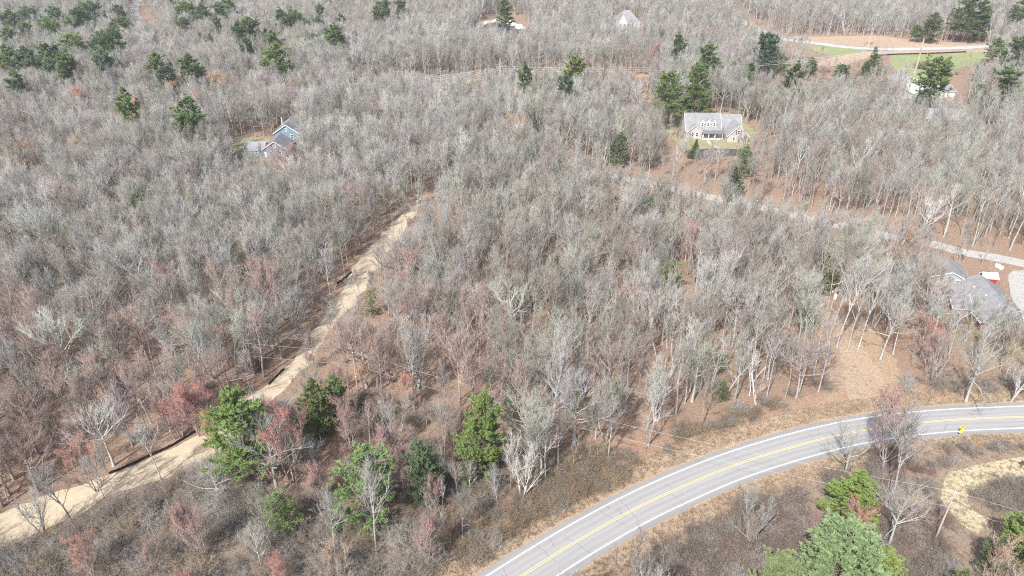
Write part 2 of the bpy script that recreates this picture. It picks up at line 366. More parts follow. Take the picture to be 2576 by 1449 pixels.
def shrub_shape(seed, H, W, n, k, buds=0):
    rng = np.random.default_rng(seed); L1 = []; tr = []; cr = []
    for i in range(n):
        a = rng.uniform(0, 6.28); r = rng.uniform(0, 0.35)*W; el = rng.uniform(0.1, 0.85)
        d = np.array([math.cos(a)*math.sin(el), math.sin(a)*math.sin(el), math.cos(el)])
        pl = grow(rng, np.array([math.cos(a)*r, math.sin(a)*r, -0.1]), d, H*rng.uniform(0.6, 1.15), 5, 0.2, 0.03); L1.append(pl)
        tr.append(tube(pl, np.linspace(0.03, 0.008, 6), 3))
    P, D, T, LL = along(L1, rng, k, 0.2); d = side_dirs(rng, D, 0.4, 1.1); L = LL*0.4*rng.uniform(0.5, 1.2, len(P))
    cr.append(spikes(P, d, L, 0.014))
    i = np.repeat(np.arange(len(P)), 4); p = P[i]+d[i]*(L[i]*rng.uniform(0.2, 1, len(i)))[:, None]; d2 = side_dirs(rng, d[i], 0.4, 1.1)
    cr.append(spikes(p, d2, L[i]*0.55*rng.uniform(0.5, 1.2, len(i)), 0.011))
    return cat_(tr), cat_(cr), None
def tuft_shape(seed, n=26, H=0.45, W=0.5):
    rng = np.random.default_rng(seed); P = np.c_[rng.normal(0, W*0.4, (n, 2)), np.full(n, -0.03)]; d = unit(np.c_[rng.normal(0, 0.5, (n, 2)), np.ones(n)])
    x = unit(np.cross(d, rng.normal(size=d.shape)))*0.03; L = H*rng.uniform(0.5, 1.2, n)[:, None]
    return np.stack([P-x, P+x, P+d*L], 1).reshape(-1, 3), np.arange(3*n).reshape(-1, 3)

SHAPES = {}
def shape(key, res, kind):
    tr, cr, bud = res; bark, leaf = (M['pine_bark'], M['needle']) if kind == 'pine' else (M['bark'], M['twig'])
    d = {'trunk': mesh_tris('trunk', *tr, bark, smooth_=True), 'crown': mesh_tris('crown', *cr, leaf), 'z': float(max(tr[0][:, 2].max(), cr[0][:, 2].max()))}
    if bud is not None: d['buds'] = mesh_tris('buds', *bud, M['bud'])
    SHAPES[key] = d
FOREST = []
for i, (H, cb, cw, lead, ang) in enumerate([(19, .38, .33, .92, (.5, .15)), (20.5, .48, .29, .95, (.45, .12)), (17.5, .32, .38, .82, (.6, .2)), (18.5, .42, .36, .75, (.55, .2)), (19.5, .36, .31, .93, (.65, .2)), (16, .34, .37, .8, (.62, .25)), (21, .52, .27, .95, (.5, .2)), (15, .3, .36, .85, (.7, .3))]):
    shape('f%d' % i, bare_shape(100+i, H, 0.19, cb, lead, cw, 14, 7, 4, 2, ang, 0.06, 0.09), 'bare'); FOREST.append('f%d' % i)
OAK = []
for i, (H, cb, cw, lead) in enumerate([(17, .30, .50, .6), (16, .33, .52, .55), (18, .36, .46, .66)]):
    shape('o%d' % i, bare_shape(200+i, H, 0.3, cb, lead, cw, 13, 8, 5, 3, (1.1, .4), 0.07, 0.19), 'bare'); OAK.append('o%d' % i)
VASE = []
for i in range(3):
    shape('v%d' % i, bare_shape(300+i, 17, 0.26, .25, .8, .50, 18, 7, 5, 3, (.62, .2), 0.08, 0.08, stems=3 if i else 2), 'bare'); VASE.append('v%d' % i)
MAPLE = []
for i in range(3):
    shape('m%d' % i, bare_shape(400+i, 14, 0.17, .25, .75, .46, 16, 8, 6, 3, (.8, .3), 0.09, 0.09, stems=1+i, buds=7500), 'bare'); MAPLE.append('m%d' % i)
SLIM = []
for i, (H, cb, cw, lead) in enumerate([(20, .55, .30, .94), (19, .6, .27, .9)]):
    shape('n%d' % i, bare_shape(450+i, H, 0.18, cb, lead, cw, 8, 5, 3, 2, (.7, .25), 0.06, 0.12), 'bare'); SLIM.append('n%d' % i)
BIRCH = []
for i in range(2):
    shape('b%d' % i, bare_shape(500+i, 15, 0.125, .38, .88, .30, 10, 3, 3, 2, (.7, .3), 0.08, 0.14, stems=1+i, tw=1.1, trunkwob=0.06), 'bare'); BIRCH.append('b%d' % i)
SAP = []
for i in range(3):
    shape('s%d' % i, bare_shape(600+i, 8, 0.06, .25, .95, .26, 9, 3, 3, 2, (.8, .3), 0.1, 0.12, stems=1+(i == 2), tw=1.0, trunkwob=0.07), 'bare'); SAP.append('s%d' % i)
SHRUB = []
for i, (H, W) in enumerate([(2.6, 2.2), (3.2, 2.4), (2.0, 2.6)]):
    shape('h%d' % i, shrub_shape(700+i, H, W, 46, 9), 'bare'); SHRUB.append('h%d' % i)
PINE = []
for i, (H, cb, cw, cone) in enumerate([(18, .22, .24, .45), (16, .10, .27, .55), (17, .18, .25, .5), (18, .3, .25, .35), (16, .14, .24, .6)]):
    shape('p%d' % i, pine_shape(800+i, H, cb, cw, 15+i % 3, 6, 9, 6, 9, 0.26, 0.33, cone), 'pine'); PINE.append('p%d' % i)
FPINE = []
for i, (H, cb, cw, cone) in enumerate([(17, .18, .24, .55), (15, .06, .26, .7), (18, .22, .23, .5), (17, .3, .25, .3), (16, .12, .22, .6)]):
    shape('q%d' % i, pine_shape(820+i, H, cb, cw, 13+i % 3, 5, 7, 5, 7, 0.22, 0.5, cone), 'pine'); FPINE.append('q%d' % i)
SPRUCE = []
for i in range(2):
    shape('c%d' % i, pine_shape(840+i, 14, .04, .26, 20, 6, 5, 4, 6, 0.18, 0.42, 0.92, -0.09), 'pine'); SPRUCE.append('c%d' % i)
SPARSE = []
for i in range(2):
    shape('t%d' % i, pine_shape(860+i, 13, .12, .27, 12, 5, 6, 3, 6, 0.16, 0.40, 0.5), 'pine'); SPARSE.append('t%d' % i)

def plant(key, name, x, y, h, rz, tint, label, cat, group=None, bud=None, lean=(0, 0), width=1.0):
    s = SHAPES[key]; k = h/s['z']
    e = empty(name, (x, y, float(hgt(x, y))), rz, label, cat, group); e.scale = (k*width, k*width, k); e.rotation_euler = (lean[0], lean[1], rz)
    parts = [('trunk' if cat != 'shrub' else 'stem', s['trunk'], tint), ('crown' if cat != 'shrub' else 'foliage', s['crown'], tint)]
    if 'buds' in s and bud: parts.append(('buds', s['buds'], bud))
    for n, me, t in parts:
        o = new_obj(n if cat != 'shrub' or n != 'foliage' else 'twigs', me, e); o['tint'] = [float(c) for c in t]
    return e
PROTO = {}
def stand(name, label, cat, pts, rot, scl, idx, tint, keys, bud=None):
    """a mass of plants nobody could count, as one object: instances on points"""
    me = bpy.data.meshes.new(name); me.from_pydata([tuple(p) for p in pts], [], [])
    for nm, ty, val in (('rot', 'FLOAT', rot), ('scl', 'FLOAT', scl), ('idx', 'INT', idx)):
        a = me.attributes.new(nm, ty, 'POINT'); a.data.foreach_set('value', np.asarray(val, np.int32 if ty == 'INT' else np.float32))
    a = me.attributes.new('tint', 'FLOAT_COLOR', 'POINT'); a.data.foreach_set('color', np.c_[tint, np.ones(len(tint))].astype(np.float32).ravel())
    o = new_obj(name, me); tag(o, label, cat, kind='stuff')
    ng = bpy.data.node_groups.new(name, 'GeometryNodeTree')
    ng.interface.new_socket('Geometry', in_out='INPUT', socket_type='NodeSocketGeometry'); ng.interface.new_socket('Geometry', in_out='OUTPUT', socket_type='NodeSocketGeometry')
    N = ng.nodes; Lk = ng.links; gi = N.new('NodeGroupInput'); go = N.new('NodeGroupOutput'); jo = N.new('GeometryNodeJoinGeometry')
    def attr(nm, ty):
        n = N.new('GeometryNodeInputNamedAttribute'); n.data_type = ty; n.inputs['Name'].default_value = nm; return n.outputs['Attribute']
    rx = N.new('ShaderNodeCombineXYZ'); Lk.new(attr('rot', 'FLOAT'), rx.inputs[2]); er = N.new('FunctionNodeEulerToRotation'); Lk.new(rx.outputs[0], er.inputs[0])
    s_ = attr('scl', 'FLOAT'); ii = attr('idx', 'INT')
    for k, key in enumerate(keys):
        jg = N.new('GeometryNodeJoinGeometry')
        for ob in PROTO[key]:
            oi = N.new('GeometryNodeObjectInfo'); oi.inputs['Object'].default_value = ob; oi.transform_space = 'ORIGINAL'; Lk.new(oi.outputs['Geometry'], jg.inputs[0])
        cmp = N.new('FunctionNodeCompare'); cmp.data_type = 'INT'; cmp.operation = 'EQUAL'; Lk.new(ii, cmp.inputs[2]); cmp.inputs[3].default_value = k
        ip = N.new('GeometryNodeInstanceOnPoints'); Lk.new(gi.outputs[0], ip.inputs['Points']); Lk.new(cmp.outputs[0], ip.inputs['Selection']); Lk.new(jg.outputs[0], ip.inputs['Instance'])
        Lk.new(er.outputs[0], ip.inputs['Rotation']); Lk.new(s_, ip.inputs['Scale']); Lk.new(ip.outputs[0], jo.inputs[0])
    Lk.new(jo.outputs[0], go.inputs[0])
    md = o.modifiers.new('plants', 'NODES'); md.node_group = ng
    return o

# ------------------------------------------------------------------ the ground
def sheet(name, poly, m, dz, step=2.0, rag=0.0, seed=0, label=None):
    """a patch of ground cover: a polygon filled with a grid that follows the terrain; ragged outline"""
    import bmesh
    rng = np.random.default_rng(seed); poly = smooth(np.vstack([poly, poly[:1]]), 1.2)[:-1]
    if rag:
        c = poly.mean(0); r = unit(poly-c); n = rng.normal(0, 1, len(poly)); n = (n+np.roll(n, 1)*0.6+np.roll(n, 2)*0.3)
        poly = poly+r*(n*rag)[:, None]
    bm = bmesh.new(); vs_ = [bm.verts.new((p[0], p[1], 0)) for p in poly]
    bm.faces.new(vs_); bmesh.ops.triangulate(bm, faces=bm.faces[:])
    lo, hi = poly.min(0), poly.max(0)
    for ax in (0, 1):
        for c in np.arange(lo[ax]+step, hi[ax], step*2):
            co = [0, 0, 0]; no = [0, 0, 0]; co[ax] = c; no[ax] = 1
            bmesh.ops.bisect_plane(bm, geom=bm.verts[:]+bm.edges[:]+bm.faces[:], plane_co=co, plane_no=no)
    for v in bm.verts: v.co.z = float(hgt(v.co.x, v.co.y))+dz
    bm.normal_update()
    for f in bm.faces:
        if f.normal.z < 0: f.normal_flip()
    uvl = bm.loops.layers.uv.new('UVMap')
    for f in bm.faces:
        for l in f.loops: l[uvl].uv = (l.vert.co.x, l.vert.co.y)
    me = bpy.data.meshes.new(name); bm.to_mesh(me); bm.free(); me.materials.append(m)
    return tag(new_obj(name, me), kind='structure')
def strip(name, L, R, m, dz, cols=5, parent=None, crown=0.0, uv0=None):
    """a band between two edge lines of equal length"""
    n = len(L); t = np.linspace(0, 1, cols+1); P = L[:, None]*(1-t)[None, :, None]+R[:, None]*t[None, :, None]
    z = hgt(P[..., 0], P[..., 1])+dz+crown*(1-(2*t-1)**2)[None]
    C = (L+R)/2; s = np.r_[0, np.cumsum(np.linalg.norm(np.diff(C, axis=0), axis=1))]; wd = np.linalg.norm(L-R, axis=1)
    U = (t[None]-0.5)*wd[:, None]
    if uv0 is not None: U = U*0+uv0+t[None]*0.1
    V = np.dstack([P, z]).reshape(-1, 3); uv = np.dstack([U, np.repeat(s[:, None], cols+1, 1)]).reshape(-1, 2)
    i = np.arange(n-1)[:, None]*(cols+1); j = np.arange(cols)[None]
    F = np.stack([(i+j).ravel(), (i+j+1).ravel(), (i+cols+2+j).ravel(), (i+cols+1+j).ravel()], 1)
    a, b, c = V[F[0][0]], V[F[0][1]], V[F[0][2]]
    if np.cross(b-a, c-a)[2] < 0: F = F[:, ::-1]
    me = mesh_tris(name, V, F, m, uv=uv, smooth_=True)
    return new_obj(name, me, parent)
def resample(pl, n):
    s = np.r_[0, np.cumsum(np.linalg.norm(np.diff(pl, axis=0), axis=1))]; t = np.linspace(0, s[-1], n)
    return np.stack([np.interp(t, s, pl[:, 0]), np.interp(t, s, pl[:, 1])], 1)
def ragged(pl, amp, seed):
    rng = np.random.default_rng(seed); n = rng.normal(0, amp, len(pl)); n = n+0.7*np.roll(n, 1)+0.4*np.roll(n, 2)
    return offset(pl, n)

gx = np.arange(-680, 681, 4.0); gy = np.arange(-40, 1001, 4.0); X, Y = np.meshgrid(gx, gy)
V = np.dstack([X, Y, hgt(X, Y)]).reshape(-1, 3); nx = len(gx); i = np.arange(len(gy)-1)[:, None]*nx; j = np.arange(nx-1)[None]
F = np.stack([(i+j).ravel(), (i+j+1).ravel(), (i+nx+j+1).ravel(), (i+nx+j).ravel()], 1)
tag(new_obj('ground', mesh_tris('ground', V, F, M['litter'], smooth_=True)), kind='structure')

# the county road
RC = G([(1313.7, 1449), (1422, 1379.3), (1525.4, 1319.3), (1625.4, 1266), (1717.3, 1224.8), (1817.3, 1182), (1917.3, 1147.7), (2050.7, 1109.3), (2150.7, 1086.7), (2250.7, 1071), (2384, 1057.7), (2576, 1049.3)])
RC = np.vstack([RC[0]+(RC[0]-RC[1])*6, RC[0]+(RC[0]-RC[1])*3, RC, RC[-1]+(RC[-1]-RC[-2])*1.5+np.array([0, -0.6]), RC[-1]+(RC[-1]-RC[-2])*4+np.array([0, -3])])
ROAD = smooth(RC, 1.5)
for _ in range(12): ROAD[1:-1] = ROAD[1:-1]*0.5+(ROAD[:-2]+ROAD[2:])*0.25
tag(strip('road_verge', ragged(offset(ROAD, 8.6), 0.5, 3), offset(ROAD, 3.5), M['verge'], 0.02, 4), kind='structure')
tag(strip('road_verge', offset(ROAD, -3.5), ragged(offset(ROAD, -8.0), 0.5, 4), M['verge'], 0.02, 4), kind='structure')
road = tag(strip('road', ragged(offset(ROAD, 4.45), 0.05, 1), ragged(offset(ROAD, -4.45), 0.05, 2), M['asphalt'], 0.06, 10, crown=0.05), kind='structure')
def line_(name, off, wd, m):
    t = 1-(2*((off+4.45)/8.9)-1)**2
    return strip(name, offset(ROAD, off+wd/2), offset(ROAD, off-wd/2), m, 0.068+0.05*t, 1, road)
line_('edge_line', 3.35, 0.16, M['white_line']); line_('edge_line', -3.35, 0.16, M['white_line'])
line_('centre_line', 0.17, 0.13, M['yellow_line']); line_('centre_line', -0.17, 0.13, M['yellow_line'])
rng = np.random.default_rng(5)
for k in range(46):                                             # transverse cracks in the asphalt
    i0 = int(rng.integers(4, len(ROAD)-4)); c = ROAD[i0]; t = unit(ROAD[i0+1]-ROAD[i0-1]); nrm = np.array([-t[1], t[0]])
    a0, a1 = sorted(rng.uniform(-3.9, 3.9, 2)); pts = []
    if a1-a0 < 1.5: a1 = min(3.9, a0+1.5)
    sk = rng.normal(0, 0.25)
    for a in np.linspace(a0, a1, 9): pts.append(c+nrm*a+t*(sk*a+rng.normal(0, 0.12)))
    pts = np.array(pts); tt = 1-((np.linspace(a0, a1, 9))/4.45)**2
    o = strip('crack', offset(pts, 0.025), offset(pts, -0.025), M['crack'], 0.066, 1, road)
    for v in o.data.vertices: v.co.z += 0.05*(1-(abs(np.dot(np.array(v.co[:2])-c, nrm))/4.45)**2)

# the cleared track with straw on it
TL = smooth(G([(-160, 1370), (0, 1293), (90, 1256), (167, 1233), (275, 1195), (375, 1150), (520, 1075), (640, 992), (700, 940), (740, 895), (800, 820), (860, 735), (895, 668), (950, 603), (1010, 542), (1056, 497)]), 2)
TR = smooth(G([(-160, 1460), (0, 1376), (60, 1352), (133, 1326), (267, 1256), (400, 1209), (550, 1142), (690, 1010), (754, 938), (807, 872), (869, 790), (914, 725), (948, 678), (992, 618), (1032, 556), (1062, 498)]), 2)
n = 110; TL = resample(TL, n); TR = resample(TR, n); TRACK = (TL+TR)/2
tag(strip('cleared_track', ragged(TL, 0.35, 11), ragged(TR, 0.35, 12), M['straw'], 0.035, 8), kind='structure')

# lanes and drives
def lane(name, px, wd, m, dz=0.05, rag=0.12, seed=0):
    c = smooth(G(px), 2.5); o = tag(strip(name, ragged(offset(c, wd/2), rag, seed), ragged(offset(c, -wd/2), rag, seed+1), m, dz, 4), kind='structure'); return c
LANE = lane('gravel_lane', [(2720, 702), (2576, 664), (2450, 640), (2350, 617), (2220, 590), (2050, 555), (1900, 520), (1780, 495), (1650, 467), (1580, 453), (1500, 432), (1370, 403), (1200, 385), (1000, 385), (780, 362)], 5.2, M['gravel'], 0.05, 0.2, 20)
SIDE = lane('side_road', [(1780, 10), (1830, 35), (1900, 70), (1960, 96), (2060, 110), (2150, 120), (2250, 124), (2400, 121), (2500, 116), (2640, 108)], 8.5, M['pale_tar'], 0.05, 0.1, 22)
SPUR = lane('side_road', [(2520, 118), (2545, 105), (2528, 93), (2490, 84), (2440, 70)], 9, M['pale_tar'], 0.064, 0.1, 24)
DRIVE = lane('driveway', [(2700, 712), (2620, 695), (2566, 690), (2562, 722), (2575, 760), (2610, 800)], 4.5, M['gravel'], 0.065, 0.15, 26)
NORTH = lane('driveway', [(352, -10), (338, 18), (345, 45), (372, 72), (405, 88)], 7, M['gravel'], 0.05, 0.3, 28)
LOOP = lane('grass_lane', [(2720, 1150), (2600, 1168), (2520, 1178), (2440, 1195), (2400, 1222), (2396, 1258), (2425, 1296), (2475, 1326)], 4.4, M['loop'], 0.03, 0.35, 30)

CLEARING = G([(2045, 825), (2085, 785), (2150, 782), (2205, 840), (2245, 900), (2275, 955), (2340, 1004), (2190, 1030), (2010, 1066), (2070, 1000), (2082, 920), (2060, 860)])
sheet('leafy_clearing', CLEARING, ground_mat('leaf strewn clearing', [(0.34, 0.225, 0.155), (0.335, 0.245, 0.17), (0.36, 0.275, 0.195)], 2.0, 0.1, (0.2, 0.13, 0.09), 0.5), 0.03, rag=0.5, seed=1)
sheet('mown_clearing', G([(2105, 860), (2150, 850), (2195, 905), (2222, 960), (2240, 1015), (2170, 1030), (2130, 985), (2118, 920)]), M['mown'], 0.045, rag=0.5, seed=17)
BANK = G([(1330, 1060), (1400, 1020), (1560, 1050), (1650, 1100), (1800, 1065), (1960, 1015), (2100, 985), (2240, 965), (2576, 975), (2760, 990), (2760, 1015), (2400, 1018), (2200, 1040), (2050, 1065), (1900, 1100), (1700, 1170), (1600, 1215), (1450, 1300), (1300, 1390), (1180, 1449), (1120, 1430), (1230, 1330), (1330, 1230), (1430, 1150)])
sheet('leafy_bank', BANK, ground_mat('leafy bank', [(0.29, 0.18, 0.125), (0.31, 0.215, 0.155), (0.33, 0.255, 0.185)], 2.2, 0.09, (0.17, 0.1, 0.07), 0.5), 0.012, rag=0.5, seed=2)
SOUTH = G([(1560, 1449), (1640, 1390), (1760, 1320), (1900, 1255), (2050, 1190), (2250, 1135), (2400, 1108), (2700, 1095), (2800, 1250), (2900, 1700), (1400, 1700)])
sheet('brushy_ground', SOUTH, M['brush'], 0.01, rag=0.4, seed=3)
SWBRUSH = G([(-200, 1500), (0, 1395), (140, 1345), (280, 1275), (420, 1228), (560, 1175), (700, 1250), (900, 1300), (1080, 1330), (1080, 1449), (1000, 1700), (-300, 1800)])
sheet('brushy_ground', SWBRUSH, M['brush'], 0.01, rag=0.4, seed=4)
LAWN1 = G([(560, 372), (585, 348), (640, 345), (680, 352), (690, 400), (610, 412), (575, 400)])
sheet('lawn', LAWN1, M['lawn'], 0.02, rag=0.3, seed=5)
LAWN2 = G([(1672, 325), (1700, 300), (1760, 285), (1840, 290), (1890, 320), (1905, 345), (1870, 372), (1800, 384), (1725, 376), (1690, 350)])
sheet('lawn', LAWN2, M['lawn'], 0.02, rag=0.4, seed=6)
LAWN3 = G([(1820, 282), (1850, 270), (1890, 258), (1880, 275), (1850, 290)])
sheet('lawn', LAWN3, M['green'], 0.03, rag=0.3, seed=7)
FIELD = G([(1960, 90), (2050, 92), (2200, 90), (2290, 100), (2420, 108), (2500, 112), (2500, 118), (2250, 121), (2060, 107)])
sheet('dry_field', FIELD, M['mown'], 0.03, step=4, rag=0.4, seed=8)
GREEN1 = G([(2010, 112), (2080, 116), (2175, 125), (2170, 140), (2120, 148), (2070, 135)])
sheet('lawn', GREEN1, M['green'], 0.03, step=4, rag=0.4, seed=9)
GREEN2 = G([(2240, 138), (2330, 132), (2480, 128), (2500, 140), (2440, 165), (2350, 185), (2310, 230), (2270, 225), (2260, 185), (2240, 160)])
sheet('lawn', GREEN2, M['green'], 0.03, step=4, rag=0.4, seed=10)
STRAW2 = G([(2080, 148), (2130, 138), (2200, 130), (2480, 126), (2480, 131), (2240, 137), (2170, 150), (2120, 165), (2050, 165)])
sheet('dry_field', STRAW2, M['verge'], 0.045, step=4, rag=0.3, seed=11)
ROW = G([(880, 212), (1100, 200), (1258, 200), (1500, 190), (1560, 190), (1640, 185), (1720, 180), (1680, 215), (1640, 240), (1640, 275), (1600, 262), (1570, 230), (1530, 205), (1400, 212), (1150, 222)])
sheet('brushy_ground', ROW, ground_mat('right of way', [(0.36, 0.24, 0.16), (0.42, 0.29, 0.2), (0.46, 0.36, 0.24)], 1.2, 0.08), 0.012, step=4, rag=0.6, seed=12)
PONDR = G([(1200, 62), (1225, 53), (1265, 50), (1300, 60), (1322, 80), (1325, 96), (1290, 103), (1240, 100), (1205, 85)])
sheet('pond_bank', PONDR, M['rock'], 0.02, step=4, rag=0.8, seed=13)
POND = G([(1208, 68), (1230, 59), (1262, 57), (1290, 67), (1308, 82), (1310, 94), (1285, 99), (1245, 96), (1215, 84)])
mw, ntw, bw = mat('pond water'); bw.inputs['Base Color'].default_value = (0.035, 0.04, 0.045, 1); bw.inputs['Roughness'].default_value = 0.22; bw.inputs['Specular IOR Level'].default_value = 0.5
bump(ntw, bw, noise(ntw, 0.5, 3, 0.5, geo_pos(ntw)), 0.15, 0.1)
sheet('pond', POND, mw, 0.05, step=4, rag=0.2, seed=14)
TARD = G([(1735, 385), (1760, 376), (1800, 374), (1880, 378), (1885, 390), (1800, 395), (1760, 398)])
sheet('driveway', TARD, M['tar'], 0.045, rag=0.1, seed=15)
c = smooth(G([(1781, 352), (1784, 360), (1793, 366), (1806, 372)]), 1.0)
tag(strip('garden_path', offset(c, 0.75), offset(c, -0.75), M['gravel'], 0.05, 2), kind='structure')
YARD = G([(2360, 735), (2400, 725), (2440, 720), (2440, 800), (2480, 840), (2576, 850), (2700, 880), (2700, 930), (2500, 900), (2400, 860), (2360, 800)])
sheet('lawn', YARD, ground_mat('winter lawn', [(0.26, 0.19, 0.125), (0.24, 0.2, 0.125), (0.29, 0.2, 0.14)], 1.8, 0.13), 0.02, rag=0.4, seed=16)
# ------------------------------------------------------------------ plants: where they stand
def height_to(x, y, vtop):
    Yv = (vtop-724.5)/FPX
    return CAM_H - y*(math.sin(PITCH)+Yv*math.cos(PITCH))/(math.cos(PITCH)-Yv*math.sin(PITCH)) - float(hgt(x, y))
FRONT = []; PLACED = []                                                     # (x, y, radius) of plants placed one by one
def featured(key, name, u, vb, vt, tint, label, cat='tree', group=None, bud=None, width=1.0, rz=None):
    x, y = ground_at(u, vb); h = height_to(x, y, vt)
    if vb < 760 and not any(w_ in label for w_ in ('giant', 'big pine', 'tall yellowish', 'left end of the big', 'spruce on the lawn')):                                                # the foot is hidden by the woods: place it under its top
        k0 = (key if isinstance(key, str) else key[0])[0]; r = np.random.default_rng(int(u*13+vt)); tall = {'p': 27, 'q': 26, 'c': 16, 't': 12.5, 'm': 18, 'b': 18}.get(k0, 19)+r.uniform(-1.5, 1.5)
        if 'low ' in label or 'little' in label or 'small' in label: tall = 12
        if 'lone bright' in label or 'short' in label: tall = 15
        if 'giant' in label or 'big pine' in label or 'tall yellowish' in label: tall = 31
        if h < tall:
            h = tall; x, y = ground_at(u, vt, h)
    PLACED.append((x, y, max(1.5, h*(0.2 if cat == 'evergreen' else 0.17)))); FRONT.append((x, y)) if (cat == 'evergreen' or bud is not None) else None
    if isinstance(key, (list, tuple)): key = key[int(abs(u*7+vb*3)) % len(key)]
    return plant(key, name, x, y, h, rz if rz is not None else random.uniform(0, 6.28), tint, label, cat, group, bud, width=width)
GREY = (0.37, 0.367, 0.345); PALE = (0.455, 0.452, 0.432); BROWN = (0.305, 0.282, 0.252); PINKISH = (0.35, 0.31, 0.29); OLIVE = (0.345, 0.348, 0.305); WHITE = (0.60, 0.585, 0.56)
RED = (0.50, 0.195, 0.17); CORAL = (0.52, 0.25, 0.18); ORANGE = (0.52, 0.30, 0.15); ROSE = (0.42, 0.245, 0.22); TAN = (0.46, 0.31, 0.21); YELLOW = (0.52, 0.36, 0.13)
PG = (0.20, 0.275, 0.12); PB = (0.235, 0.31, 0.125); PD = (0.155, 0.22, 0.115); PBL = (0.20, 0.275, 0.165); PY = (0.28, 0.30, 0.13)

bx_, by_ = ground_at(2087, 890); PLACED.append((bx_, by_, 6)); FRONT.append((bx_, by_))
